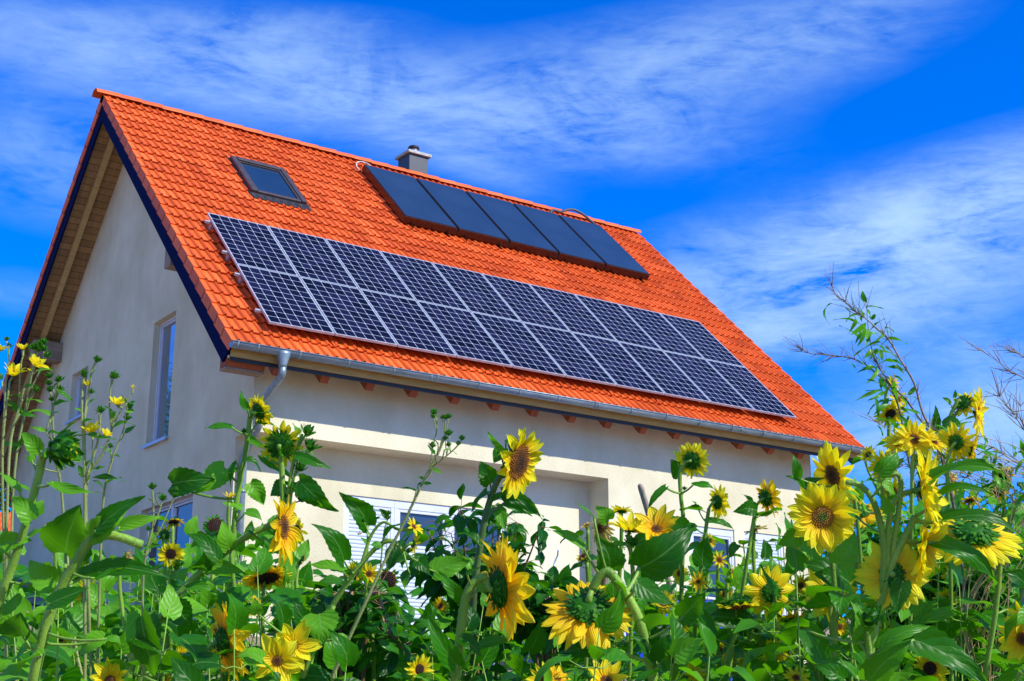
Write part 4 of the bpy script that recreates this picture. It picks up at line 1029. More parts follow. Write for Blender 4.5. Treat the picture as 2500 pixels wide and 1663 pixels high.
flower('tiny yellow bloom seen from the side right of the open window sash',1786,1395,20,(.7,0,.2),5.0,auto=4,disc=.4,npet=12)
flower('small ruffled golden flower on a curved stalk at the centre right',1705,1420,28,(-.2,.3,.8),4.7,auto=5,disc=.2,npet=13,pmat='petalo')
flower('drooping sunflower seen edge on with lime green bracts, centre right',1800,1478,62,(.1,-.9,.2),4.6,auto=4,disc=.6,npet=22,lift=-.2,bract=1.5,stemx=1760,leaves=[(1674,1500,1868,1513,74,(0,.6,.7),.08)])
flower('sunflower seen from behind with star-like spread petals, right of the pale blind',1882,1446,72,(-.25,-.05,-.95),4.6,stemx=2010,auto=3,disc=.36,npet=17,pw=.32,lift=.05)
flower('shaded sunflower seen straight from behind under a broad dark leaf, right part',2028,1446,74,(.0,-.1,-1),4.6,stemx=2060,auto=2,disc=.36,npet=18,pw=.32,leaves=[(2075,1425,1962,1368,95,(-.1,.6,.7),.08)])
plant('star shaped bright sunflower facing the camera with a greenish ringed centre, right part',4.4,
 [([(2035,1720),(2040,1500),(2030,1360),(2012,1290)],8,6)],
 [(2008,1263,92,(.0,.12,1),dict(disc=.34,npet=26,lift=.1,pw=.31,dmat='disc_green',pmat='petal',dz=-.08))],
 [(2040,1420,1990,1400,60,(0,.5,.8),.1),(1950,1310,1900,1330,50,(0,.1,1),.8)],(),seed=17)
flower('sunflower with brown disc in profile and upright petals, under the right gutter end',2034,1160,84,(-.80,-.22,.42),4.6,stemx=2110,auto=3,disc=.34,npet=20,pw=.27,lift=-.15,dmat='disc_brown',leaves=[(1946,1167,1936,1108,26,(0,0,1),.5),(1960,1190,1922,1160,24,None,.4),(1965,1200,2010,1165,40,None,.1)])
plant('tall branching sunflower with two bright heads in right profile, near the right edge',4.0,
 [([(2110,1740),(2130,1560),(2160,1440),(2180,1370),(2215,1300),(2235,1260)],14,8),([(2155,1450),(2158,1330),(2135,1230),(2100,1185),(2065,1178)],9,6),([(2165,1400),(2170,1280),(2190,1215),(2232,1198)],8,6),([(2175,1380),(2200,1180),(2170,1160),(2145,1175)],7,5)],
 [(2250,1196,104,(.88,.12,.36),dict(disc=.22,npet=24,lift=.25,pw=.34,dmat='disc_green')),(2255,1335,90,(.72,-.15,.6),dict(disc=.2,npet=20,lift=.25,pw=.36,dmat='disc_green')),(2180,1405,92,(.35,-.35,-.85),dict(disc=.32,npet=24,pw=.32,lift=.1))],
 [(2281,1171,2446,1143,48,(0,.8,.5),.45),(2297,1273,2505,1306,46,(0,.7,.55),.12),(2278,1324,2442,1420,58,(.1,.5,.8),.3),(2300,1210,2420,1200,30,(0,.7,.5),.3),(2147,1155,2197,1104,44,(-.1,.3,1),.6),(2160,1175,2190,1215,34,None,.8),(2110,1245,2070,1195,34,None,.9),(2100,1270,2065,1250,20,None,.5),(2175,1250,2150,1205,30,None,.8),(2205,1420,2190,1500,50,None,.08),(2180,1370,2240,1350,30)],(),seed=18,petr=2.5)
plant('wide drooping sunflower with hanging yellow petals and a scalloped green back at the right edge',4.3,
 [([(2400,1740),(2430,1500),(2440,1350),(2405,1282),(2385,1290)],7,6)],
 [(2378,1304,118,(.05,-.84,-.42),dict(disc=.42,npet=42,lift=.05,pw=.24,bract=1.3,droopy=.25))],
 [(2500,1450,2455,1395,80,(0,.2,1),.1)],(),seed=19)
flower('drooping golden head hidden behind the star shaped sunflower',2100,1250,62,(.1,-.7,-.4),4.7,auto=3,disc=.4,npet=22,pmat='petalo')
flower('yellow sunflower seen from behind below the bamboo, left of its cluster',2158,1138,44,(.1,.1,-1),4.9,auto=4,disc=.34,npet=18)
plant('sunflower with two heads facing right against the open sky at the right',5.4,
 [([(2290,1720),(2280,1400),(2290,1120),(2310,1050),(2335,1010),(2370,1000)],6,4),([(2300,1080),(2315,1030),(2335,985),(2345,978)],5,4.5)],
 [(2386,1008,64,(.82,-.08,.48),dict(disc=.24,npet=30,pw=.24,spread=.3)),(2352,985,42,(.55,-.55,-.5),dict(disc=.45,npet=20,bract=1.4))],
 [(2320,985,2300,970,12),(2330,970,2332,950,10),(2285,1040,2285,990,24,(0,0,1),.15),(2300,1040,2350,1040,50,(0,.5,.7),.2),(2310,1060,2260,1080,60,(0,.5,.7),.15)],(),seed=20)
flower('dark centred sunflower hanging in the bamboo against the sky',2174,1010,44,(.1,-.45,.8),5.3,stemx=2190,auto=3,disc=.34,npet=18,dmat='disc_dark',heads=[(2180,935,24,(.3,.3,.5),dict(disc=.3,npet=12,pmat='petalo')),(2192,975,28,(.2,.3,.7),dict(disc=.3,npet=14))])
flower('bright yellow head in a tangle of dry twigs right of the house corner',2232,1072,58,(.1,.3,.8),4.75,auto=3,disc=.24,npet=20,heads=[(2192,1082,44,(-.4,.4,.4),dict(disc=.24,npet=18)),(2280,1078,46,(.3,.4,.4),dict(disc=.24,npet=18))])
flower('golden head seen from behind at the right end of the twig tangle',2335,1080,52,(.5,.1,-.7),4.75,auto=3,disc=.36,npet=22,heads=[(2372,1100,50,(.8,-.2,.2),dict(disc=.34,npet=20,pmat='petalo'))])
flower('dark withered sunflower head hanging at the far right',2452,1160,30,(.1,-.4,.8),5.2,auto=3,disc=.6,npet=14,dmat='disc_dark',pmat='petalo',heads=[(2438,1202,26,(-.2,-.4,.5),dict(disc=.5,npet=14,pmat='petalo',dmat='disc_dark'))])
flower('small bright sunflower low right, looking at the camera with an orange centre',1893,1590,40,(-.1,0,1),4.8,auto=4,disc=.28,npet=22,heads=[(1928,1582,32,(.4,.1,.7),dict(disc=.3,npet=18,dz=.15))])
flower('sunflower tipped down with a dark brown disc, below the star-backed one',1932,1520,46,(.0,-.55,.8),4.9,auto=4,disc=.45,npet=20,dmat='disc_dark',pmat='petalo')
flower('pale yellow bloom half covered by a round leaf, low centre right',1838,1535,34,(.1,.3,-.7),4.9,auto=4,disc=.35,npet=18,leaves=[(1822,1545,1832,1532,44,(0,.5,.8),.8)])
flower('bright bloom cut by the bottom edge at the centre right',1944,1655,38,(0,.7,.5),4.5,endy=1740,auto=0,disc=.3,npet=16)
flower('twin blooms at the bottom edge left of the drooping head',1330,1660,50,(-.2,.6,.6),4.2,endy=1740,auto=0,disc=.3,npet=20,heads=[(1360,1655,40,(.4,.6,.5),dict(disc=.3,npet=18,pmat='petalo'))])
flower('upright bright petals at the bottom edge in the middle of the bed',1480,1662,62,(.1,.7,.6),4.0,endy=1740,auto=0,disc=.25,npet=14,pw=.34,lift=.4)
flower('yellow blooms low right of the centre, cut by leaves',1695,1645,34,(.2,.4,.6),4.7,endy=1740,auto=1,disc=.3,npet=18,heads=[(1640,1650,32,(-.4,.4,.5),dict(disc=.3,npet=16))])
flower('face-on sunflower with a dark disc at the bottom right',2270,1632,50,(.0,.1,1),4.4,endy=1740,auto=0,disc=.38,npet=26,dmat='disc_dark',pw=.22)
flower('bright sunflower cut by the right edge, lower corner',2497,1560,66,(-.6,.1,.7),4.0,auto=2,disc=.25,npet=20,pw=.3,heads=[(2495,1508,44,(-.5,.4,.5),dict(disc=.3,npet=16))])
flower('small golden flower deep in the bamboo thicket, lower right',2308,1462,36,(-.1,-.2,.8),5.0,auto=3,disc=.3,npet=18)
flower('small yellow bloom low between big leaves, right part',2168,1533,30,(-.1,-.3,.8),5.0,auto=3,disc=.3,npet=16)
flower('drooping yellow head behind the bright branching sunflower',2368,1222,30,(0,-.6,.5),5.3,auto=3,disc=.4,npet=16,pmat='petalo')
plant('sunflower with a young green star-shaped bud and broad pale leaves at the bottom right',3.5,
 [([(2105,1760),(2110,1680),(2122,1600),(2116,1540),(2120,1510)],9,7)],(),
 [(2094,1562,2082,1468,56,(.2,.1,1),.75),(2148,1585,2276,1527,40,(0,.6,.7),.6),(2121,1662,2228,1564,72,(.1,.4,.9),.6),(2231,1562,2412,1668,88,(0,.5,.8),.3),(2090,1650,2010,1603,34,(0,.6,.6),.6),(1971,1540,2052,1668,66,(.2,.3,1),.3),(2060,1660,1990,1620,50)],
 [(2122,1505,34,(0,.9,.4))],seed=22,petr=3)
plant('broad leaved sunflower without a bloom beside the bare soil, lower centre left',4.2,
 [([(735,1740),(745,1640),(790,1540),(815,1480)],8,5)],(),
 [(780,1500,790,1572,92,(0,.3,1),.85),(760,1530,720,1470,56,(.1,.3,1),.1),(629,1498,622,1460,34,(0,.2,1),.9),(820,1560,860,1620,60,None,.8),(770,1590,700,1560,70,None,.1),(740,1650,830,1660,60,None,.1)],(),seed=23,petr=2.5)
plant('sunflower with one very long dark hanging leaf at the bottom left',3.4,
 [([(300,1760),(330,1690),(352,1640),(340,1600)],7,4)],(),
 [(345,1500,372,1660,80,(-.2,.2,1),.12),(330,1560,400,1600,60,None,.1),(480,1680,420,1600,66,(.2,.5,.8),.08),(340,1500,322,1478,20)],(),seed=24,petr=3)
plant('sunflower with large glossy leaves and no bloom at the bottom centre',3.9,
 [([(1660,1760),(1650,1690),(1645,1640),(1650,1600)],9,6)],(),
 [(1640,1640,1700,1600,80,(0,.5,.8),.1),(1655,1660,1590,1680,60),(1650,1600,1720,1560,60,(0,.4,.9),.85)],(),seed=25,petr=3)

H=lambda x,y,R,f,**k:(x,y,R,f,dict(dict(disc=.34,npet=18),**k))
def cluster(label,d,heads,auto=6,x0=None):
    hs=sorted(heads,key=lambda h:h[1]); a=hs[0]; x0=x0 or sum(h[0] for h in hs)/len(hs)
    st=[([(x0+10,1720),(x0,(1720+a[1])/2),(a[0],a[1]+40),(a[0]-a[3][0]*a[2]*.5,a[1]+12)],5,3)]
    return plant(label,d,st,heads=hs,auto=auto,alen=(45,80),seed=int(x0))
cluster('sunflower with three small blooms low at the left, above the thick pale stems',5.2,[H(445,1600,26,(.3,.2,.8)),H(395,1655,34,(-.2,.3,.8),pmat='petalo'),H(150,1560,30,(.2,-.5,.7),pmat='petalo')],x0=300)
cluster('sunflower with two orange tinted blooms low in front of the shaded gable base',5.6,[H(620,1480,30,(.4,.2,.6),pmat='petalo'),H(585,1440,22,(-.4,.3,.6))],x0=600)
cluster('sunflower with small blooms in the shade below the blinds',5.6,[H(905,1560,28,(-.2,.1,.9),dmat='disc_dark'),H(960,1500,22,(.4,.3,.5)),H(1075,1480,24,(.3,.2,.8),pmat='petalo')],x0=960)
cluster('sunflower with a pair of yellow blooms right of the huge drooping head',5.0,[H(1620,1470,34,(.1,.2,.9)),H(1660,1530,30,(-.4,-.2,.6),pmat='petalo'),H(1590,1570,26,(.3,.4,.6))],x0=1625)
cluster('sunflower with three yellow blooms before the open window sash',5.3,[H(1730,1320,26,(.2,.5,.6)),H(1660,1400,28,(-.5,.2,.5)),H(1770,1450,30,(.5,-.1,.6),pmat='petalo')],x0=1715)
cluster('sunflower with golden blooms below the star shaped bright flower',5.0,[H(1975,1345,38,(-.3,.2,.6)),H(1955,1430,30,(.3,.1,.7),pmat='petalo'),H(2080,1370,36,(.1,-.5,.6))],x0=2000)
cluster('sunflower with low blooms among the big leaves of the right part',4.8,[H(2130,1470,34,(-.2,-.4,.7)),H(2050,1530,28,(.3,.1,.8)),H(2200,1590,32,(.1,.3,.8))],x0=2120)
cluster('sunflower with several yellow heads under the twig tangle at the right',5.3,[H(2180,1200,38,(-.3,.2,.6)),H(2320,1180,36,(.5,.1,.5),pmat='petalo'),H(2120,1110,26,(-.5,.4,.4)),H(2420,1290,30,(.3,.1,.6))],x0=2240)
cluster('sunflower with yellow blooms peeping through the thicket at the right edge',5.0,[H(2330,1400,34,(-.2,.1,.8)),H(2460,1340,32,(.1,-.3,.7),pmat='petalo'),H(2400,1520,30,(-.3,.1,.8))],x0=2400)
cluster('sunflower with small blooms low at the centre right, left of the star-backed flower',5.2,[H(1760,1590,32,(.1,.2,.8)),H(1815,1620,28,(.4,.1,.6),pmat='petalo'),H(1720,1500,24,(-.4,.3,.6))],x0=1765)
# --- cherry-like shrub in front of the wide window
def shrub(label,cx,cy,wx,wy,d,n,seed,cat='shrub',name='shrub'):
    rnd=random.Random(seed); root=W(cx,1700,d); gz=ground_z(root.x,root.y)
    t=empty(name,(root.x,root.y,gz),label,cat)
    mb=MB(); lf=MB(); top=[]
    for k in range(11):
        a=rnd.uniform(-1,1); tx=cx+wx*a; ty=cy-wy*rnd.uniform(.1,1)*(1-.4*abs(a))
        dd=d+rnd.uniform(-.4,.4)
        p=[V((root.x,root.y,gz)),W(cx+a*wx*.3,1500,d+(dd-d)*.4),W(cx+a*wx*.7,(1500+ty)/2,d+(dd-d)*.7),W(tx,ty,dd)]
        cp=catmull(p,5); mb.tube(cp,.008,.0022,n=6)
        for q in cp[5:]:
            for m in range(int(n/11/11)+1):
                dirv=V((rnd.uniform(-1,1),rnd.uniform(-1,1),rnd.uniform(-.7,.6))).normalized(); b=q+dirv*rnd.uniform(.01,.09)
                l=rnd.uniform(.06,.125)
                mb.tube([q,b],.0016,.001,n=4,cap=False)
                tp=(dirv+V((0,0,rnd.uniform(-1.0,.2)))).normalized()
                leaf_geo(lf,b,b+tp*l,V((rnd.uniform(-.5,.5),rnd.uniform(-.9,.2),.8)),l*.48,rnd,nl=8,nw=2,kind='oval',serr=.04,fold=rnd.uniform(.1,.5),droop=rnd.uniform(0,.2))
    mb.build('branches',M['stembrown'],t,smooth=True); lf.build('foliage',M['shrubleaf'],t,smooth=True)
    return t
shrub('dense shrub with oval glossy leaves and reddish twigs before the wide window',1180,1400,150,210,5.9,330,3)
shrub('low leafy shrub in the middle of the bed, left of the huge drooping head',1330,1560,120,110,5.6,200,4)
shrub('small leafy bush in deep shade at the bottom centre left',860,1620,150,90,4.9,260,5)

# --- bamboo clump at the right
def reed(mb,lf,pts,d,r0,r1,rnd,twigs=6,leaves=0,ll=(.05,.11),tl=(.03,.09),dj=0):
    p=[W(x,y,d+dj*(i-len(pts)/2)) for i,(x,y) in enumerate(pts)]; cp=catmull(p,4); mb.tube(cp,r0,r1,n=6)
    N_=len(cp)
    for i in range(twigs):
        k=rnd.randrange(1,N_-1); q=cp[k].lerp(cp[k+1],rnd.random()); ax=(cp[k+1]-cp[k-1]).normalized()
        for m in range(rnd.choice((2,3,4))):
            v=(ax*rnd.uniform(.3,1.1)+V((rnd.uniform(-1,1),rnd.uniform(-1,1),rnd.uniform(-.4,1)))*.7).normalized()
            l=rnd.uniform(*tl)*(1 if m else 1.3); mid=q+v*l*.5+V((0,0,rnd.uniform(-.006,.006)))
            mb.tube([q,mid,q+v*l+V((rnd.uniform(-.1,.1)*l,0,rnd.uniform(-.12,.12)*l))],.0014,.0006,n=4,cap=False)
    for i in range(leaves):
        k=rnd.randrange(1,N_-1); q=cp[k]; v=V((rnd.uniform(-1,1),rnd.uniform(-1,1),rnd.uniform(-.9,.5))).normalized(); l=rnd.uniform(*ll)
        b=q+v*rnd.uniform(.005,.04); leaf_geo(lf,b,b+v*l,V((rnd.uniform(-.5,.5),rnd.uniform(-1,.2),.7)),l*.2,rnd,nl=6,nw=1,kind='oval',serr=0,fold=.3,droop=rnd.uniform(0,.25))
def c8(a): return [(1900+x/3.015,680+y/3.015) for x,y in a]
def clump(label,canes,d,seed,name,cat,cm,extra=None):
    rnd=random.Random(seed); mb=MB(); lf=MB(); r=W(canes[0][0][-1][0],1700,d); gz=ground_z(r.x,r.y)
    t=empty(name,(r.x,r.y,gz),label,cat)
    for (pts,r0,r1,tw,lv,*o) in canes:
        reed(mb,lf,pts[::-1] if pts[0][1]<pts[-1][1] else pts,d+rnd.uniform(-.15,.15),r0,r1,rnd,tw,lv,**(o[0] if o else {}))
    if extra: extra(mb,lf,rnd,d)
    mb.build('canes',M[cm],t,smooth=True)
    if lf.v: lf.build('foliage',M['bamboo'],t,smooth=True)
    return t
K=[(c8([(390,40),(430,130),(480,160),(560,240),(640,290),(740,380),(820,460),(900,600),(1000,770),(1060,980),(1150,1170),(1220,1390),(1330,1900),(1400,2800)]),.0055,.0013,26,10),
   (c8([(130,490),(230,550),(380,565),(530,585),(650,640),(770,740),(920,870),(1040,1030),(1140,1180),(1240,1400),(1330,1900),(1430,2800)]),.0055,.0012,26,12),
   (c8([(650,190),(658,320),(675,450),(700,560),(760,680),(830,800),(900,1000),(950,1300),(1100,1900),(1300,2800)]),.0045,.0012,16,46)]
def green_tip(mb,lf,rnd,d):
    for (bx,by,tx,ty,w) in ((650,185,620,90,40),(645,205,780,222,12),(685,305,715,260,30),(655,225,680,300,18),(675,405,740,402,20),(668,425,662,470,18),(775,490,840,552,16),(750,520,765,605,30),(740,520,700,550,30),(790,595,920,625,18),(790,650,980,705,26),(850,620,930,710,22),(770,820,640,825,12),(770,825,560,905,26),(775,795,650,740,14),(770,830,660,895,26),(730,890,740,1030,26),(710,870,730,960,24),(950,860,1020,780,34),(700,545,670,600,16),(850,715,920,760,18),(920,960,1060,1000,26),(890,1000,980,1080,30),(770,1160,735,1080,22),(880,1060,850,1130,30)):
        (x0,y0),(x1,y1)=c8([(bx,by),(tx,ty)])
        leaf_geo(lf,W(x0,y0,d),W(x1,y1,d+rnd.uniform(-.03,.03)),-FWD+V((0,0,.5))+RGT*rnd.uniform(-.6,.3),w/3.015*d/F,rnd,nl=7,nw=1,kind='oval',serr=0,fold=.25,droop=.05)
    # dense lower thicket
clump('tall bamboo with dry branching canes and narrow green leaves rising against the sky',K,5.0,31,'bamboo','bamboo','twig',green_tip)
rr_=random.Random(77)
K=[]
for i in range(26):
    bx=2260+rr_.uniform(0,260); tx=bx-rr_.uniform(20,150); ty=rr_.uniform(1230,1480)
    K.append(([(tx,ty),((tx*.7+bx*.3)+rr_.uniform(-15,15),ty*.66+1700*.34),(bx*.7+tx*.3,ty*.33+1700*.67),(bx+40,1760)],.0040,.0014,4,85,dict(ll=(.07,.15),dj=rr_.uniform(-.1,.1))))
clump('dense bamboo thicket of yellow canes and narrow leaves in the lower right corner',K,5.3,32,'bamboo','bamboo','cane')
K=[]
for i in range(20):
    x=rr_.uniform(2240,2450); y=rr_.uniform(1060,1160); a=rr_.uniform(-1.3,1.3)
    K.append(([(x-90*math.cos(a)-40,y-50*math.sin(a)-rr_.uniform(0,30)),(x-30,y+5),(x+60,y+40),(x+140,y+rr_.uniform(60,160)),(2400+rr_.uniform(-60,60),1500),(2420,1760)],.0022,.0009,6,9,dict(tl=(.03,.09),ll=(.05,.10))))
clump('tangle of thin dry arching twigs across the yellow heads right of the house corner',K,4.9,33,'dry_grass_clump','dry grass','cane')
def c8b(a): return c8(a)
K=[(c8([(1460,510),(1540,560),(1620,615),(1700,680),(1810,730),(1950,800),(2000,1500),(2010,2900)]),.0026,.0008,8,0,dict(tl=(.04,.10))),
   (c8([(1600,480),(1700,530),(1760,550),(1830,585),(1960,700),(2000,1500),(2010,2900)]),.0026,.0008,7,0,dict(tl=(.03,.09))),
   (c8([(1615,850),(1690,940),(1740,1010),(1790,1090),(1850,1200),(1950,1600),(2010,2900)]),.0022,.0007,10,0,dict(tl=(.04,.11))),
   (c8([(1600,1270),(1690,1300),(1760,1340),(1830,1380),(1950,1600),(2010,2900)]),.002,.0006,8,0,dict(tl=(.03,.09))),
   (c8([(1780,900),(1790,1000),(1810,1100),(1880,1400),(1960,1900),(2010,2900)]),.0022,.0007,10,0,dict(tl=(.04,.1)))]
clump('leafless shrub with thin grey twigs reaching in from the right edge',K,4.7,34,'bare_shrub','bare shrub','twig')

# --- fill of the bed: leafy plants without bloom, each its own thing
def region(x):
    for lim,s in ((300,'at the far left of the bed'),(620,'before the gable wall'),(850,'below the downpipe'),(1150,'before the wide window'),(1450,'before the recess corner'),(1750,'before the right part of the facade'),(2050,'below the right window with the blind'),(9999,'right of the house')):
        if x<lim: return s
rf=random.Random(5); nfill=0
def fill_plant(x,top,d,seed,nleaf,lm='leaf',size=(.10,.20),tint=(0,1)):
    rnd=random.Random(seed); tp=W(x,top,d); root=V((tp.x+rnd.uniform(-.15,.15),tp.y+rnd.uniform(-.1,.1),0)); root.z=ground_z(root.x,root.y)-.03
    near='front' if d<5.5 else ('middle' if d<8 else 'back')
    s=region(x)
    t=empty('leafy_plant',(root.x,root.y,root.z+.03),'leafy plant without bloom in the %s row, %s'%(near,s),'plant','leafy plants in the %s row %s'%(near,s))
    mid=root.lerp(tp,.5)+V((rnd.uniform(-.1,.1),rnd.uniform(-.1,.1),0)); cp=catmull([root,mid,tp],6)
    mb=MB(); mb.tube(cp,.0085,.0014,n=6); lf=MB(); leaf_geo(lf,tp-V((0,0,.02)),tp+V((rnd.uniform(-.5,.5),rnd.uniform(-.5,.5),.6))*size[0]*1.2,V((rnd.uniform(-.5,.5),-1,.4)),size[0]*.7,rnd,nl=8,nw=2,rd=rnd.random()); ang=rnd.uniform(0,6)
    for k in range(nleaf):
        u=1-(k+rnd.random()*.6)/nleaf*min(1,.85/(max(tp.z-root.z,.3)))*1.0
        a=cp[int(max(0,min(.999,u))*(len(cp)-1))]; ang+=2.4+rnd.uniform(-.4,.4)
        dv=V((math.cos(ang),math.sin(ang),rnd.uniform(.1,.7))).normalized(); sz=rnd.uniform(*size)*(.75+.5*(1-u))
        b=a+dv*sz*rnd.uniform(.3,.6); mb.tube([a,(a+b)/2+V((0,0,-.01)),b],.0022,.0016,n=4,cap=False)
        td=V((dv.x,dv.y,rnd.uniform(-.8,.25))).normalized()
        leaf_geo(lf,b,b+td*sz,V((rnd.uniform(-.4,.4),rnd.uniform(-.7,.2),1)),sz*rnd.uniform(.6,.85),rnd,nl=8,nw=2,serr=.05,rd=rnd.uniform(*tint))
    mb.build('stem',M['stem'],t,smooth=True); lf.build('foliage',M[lm],t,smooth=True)
def envelope(x):
    pts=[(0,1290),(120,1330),(300,1370),(420,1300),(480,1280),(560,1270),(700,1290),(820,1440),(1000,1430),(1180,1400),(1330,1480),(1450,1400),(1620,1390),(1750,1360),(1900,1300),(1980,1230),(2150,1180),(2500,1170)]
    for (a,b),(c,e) in zip(pts,pts[1:]):
        if a<=x<=c: return b+(e-b)*(x-a)/(c-a)
    return 1450
i=0
rf=random.Random(12)
for row,(d0,n,dy) in enumerate(((9.0,20,10),(7.8,24,25),(6.8,28,50),(6.0,30,85),(5.3,28,125),(4.7,26,165),(4.1,18,205))):
    for k in range(n):
        x=-60+2620*(k+rf.uniform(.1,.9))/n; i+=1
        e=envelope(min(max(x,0),2500))
        top=e+dy*rf.uniform(.5,1.25)+rf.uniform(-20,30)
        if 820<x<1000 and row<4: top+=40
        if 960<x<1130 and row>=2: top+=90
        if 1330<x<1420: top+=60
        fill_plant(x,min(top,1690),d0+rf.uniform(-.35,.35),1000+i,rf.choice((15,18,21)),size=(.12,.24) if d0>5.4 else (.10,.19))
for k in range(16):      # small-leaved plants between the broad-leaved ones
    x=-20+2540*(k+rf.uniform(.2,.8))/16; i+=1
    fill_plant(x,min(envelope(min(max(x,0),2500))+rf.uniform(60,170),1680),rf.uniform(4.4,5.6),4000+i,30,'leafs',size=(.045,.10),tint=(.3,1))
# undergrowth: low leaves nobody could count
rnd=random.Random(8); lf=MB()
for k in range(9500):
    d=rnd.uniform(4.2,12.0); x=rnd.uniform(-80,2580); yb=rnd.uniform(1500,1800)
    q=W(x,1600,d); z=ground_z(q.x,q.y); q.z=z+rnd.random()**1.3*(.50 if d>6 else .62)*(1.0 if x<950 or x>1200 else .6)
    if d>10.5 :
        if rnd.random()<.65: continue
        q.z=z+rnd.random()**2*.3
    l=rnd.uniform(.05,.13); v=V((rnd.uniform(-1,1),rnd.uniform(-1,1),rnd.uniform(-.4,.7))).normalized()
    leaf_geo(lf,q,q+v*l,V((rnd.uniform(-.4,.4),rnd.uniform(-.7,.3),1)),l*.62,rnd,nl=5,nw=1,serr=0)
tag(lf.build('undergrowth',M['leafs'],None,smooth=True),kind='stuff')
rnd=random.Random(18); lf=MB()
for k in range(3000):
    d=rnd.uniform(9,17); x=rnd.uniform(-80,2580); q=W(x,1600,d); q.z=ground_z(q.x,q.y)
    if q.y>-5.8 and q.x>-.9 and q.x<12: continue
    l=rnd.uniform(.08,.25); tp=q+V((rnd.uniform(-.5,.5)*l,rnd.uniform(-.5,.5)*l,l)); leaf_geo(lf,q,tp,V((rnd.uniform(-1,1),-1,0)),.012,rnd,nl=3,nw=1,kind='oval',serr=0)
tag(lf.build('grass',M['bamboo'],None,smooth=True),kind='stuff')

# ------------------------------------------------------------------ things standing in the garden
# blue pool, stake, spiral wire, tarp, wooden handle, bee, neighbour's shed
pc=V((5.45,-7.4,0)); pc.z=ground_z(pc.x,pc.y); PR=1.45
tz=W(1400,1440,(V((5.2,-8.8,0))-CAM).dot(FWD)).z
t=empty('garden_pool',(pc.x,pc.y,pc.z-.3),'round blue above-ground pool standing before the facade','garden pool')
mb=MB(); n=48; ring=lambda r,z:[V((pc.x+r*math.cos(2*math.pi*k/n),pc.y+r*math.sin(2*math.pi*k/n),z)) for k in range(n)]
vs=ring(PR,pc.z-.3)+ring(PR,tz)+ring(PR-.02,tz)+ring(PR-.02,tz-.3); mb.add(vs,[(i*n+k,i*n+(k+1)%n,(i+1)*n+(k+1)%n,(i+1)*n+k) for i in range(3) for k in range(n)]+[tuple(3*n+k for k in range(n))]); mb.build('pool_wall',M['blue'],t,smooth=False)
mb=MB(); mb.tube(ring(PR+.005,tz+.01)+[ring(PR+.005,tz+.01)[0]],.022,n=8); mb.build('rim',M['white'],t,smooth=True)
for k in range(10):
    a=2*math.pi*(k+.35)/10; q=V((pc.x+(PR+.04)*math.cos(a),pc.y+(PR+.04)*math.sin(a),0)); mb=MB(); mb.tube([(q.x,q.y,pc.z-.35),(q.x,q.y,tz)],.022,n=8); mb.build('leg',M['white'],t,smooth=True)
p=W(1562,1182,9.0); mb=MB(); b=W(1600,1310,9.1); dv=(p-b).normalized(); k=(b.z-ground_z(b.x,b.y))/dv.z; foot=b-dv*k
t=empty('garden_fork',foot,'worn wooden tool handle leaning up out of the flowers before the lit wall','garden tool')
mb=MB(); mb.tube([foot+dv*.25,foot.lerp(p,.5),p-dv*.03,p-dv*.008,p],.02,n=12,radii=[.019,.019,.0195,.017,.009]); mb.build('handle',M['handle'],t,smooth=True)
mb=MB()
mb.tube([foot+dv*.25-RGT*.09,foot+dv*.25+RGT*.09],.008,n=6)
for o in (-.09,-.03,.03,.09): mb.tube([foot+dv*.25+RGT*o,foot+RGT*o*.9-V((0,0,.03))],.006,.002,n=6)
mb.build('tines',M['galv'],t,smooth=True)
c=W(1360,1340,8.2); c2=W(1356,1560,8.2); mb=MB(); pts=[]
for k in range(90):
    u=k/89; q=c.lerp(V((c2.x,c2.y,ground_z(c2.x,c2.y)-.05)),u); a=u*34; pts.append(q+V((math.cos(a),math.sin(a),0))*(.022 if u>.02 else .01))
mb.tube(pts,.0045,n=5); tag(mb.build('spiral_plant_stake',M['galv'],None,smooth=True),'spiral galvanised wire plant stake before the lit wall','plant stake')
q=W(1209,1510,9.5); g0=ground_z(q.x,q.y); mb=MB(); e=W(1203,1555,9.5); mb.tube([V((e.x,e.y,g0-.1)),W(1212,1480,9.5)],.017,n=8); tag(mb.build('white_post',M['white'],None,smooth=True),'short white post among the stems left of the pool','post')
# crumpled grey tarp heap by the window
q=W(1080,1490,11.0); z=ground_z(q.x,q.y); mb=MB(); n=14; vs=[]; rnd=random.Random(4)
for i in range(n+1):
    for j in range(n+1):
        u,v=i/n*2-1,j/n*2-1; h=max(0,1-(u*u+v*v))**.6*.55; vs.append(V((q.x+u*.5,q.y+v*.4,z-.05+h*(1+rnd.uniform(-.15,.15)))))
mb.add(vs,[(i*(n+1)+j,(i+1)*(n+1)+j,(i+1)*(n+1)+j+1,i*(n+1)+j+1) for i in range(n) for j in range(n)]); tag(mb.build('tarp_heap',M['cloth'],None,smooth=True),'grey crumpled tarp heap behind the stems before the wide window','tarp')
# bee
q=W(878,1303,3.9); t=empty('bee',q,'tiny brown bee hovering before the pale roller blind','bee')
mb=MB(); ax=RGT*.8+V((0,0,.1)); mb.tube([q+ax*(-.008+.0016*i) for i in range(11)],.003,n=8,radii=[.0006,.002,.003,.0032,.003,.0016,.0028,.003,.0016,.0022,.0008]); b_=mb.build('body',M['cane'],t,smooth=True)
for s_ in (-1,1):
    mb=MB(); leaf_geo(mb,q+ax*.001+V((0,0,.002)),q-ax*.006+V((0,s_*.008,.008)),V((0,0,1)),.004,random.Random(1),nl=5,nw=1,kind='oval',serr=0); mb.build('wing',M['white'],t)
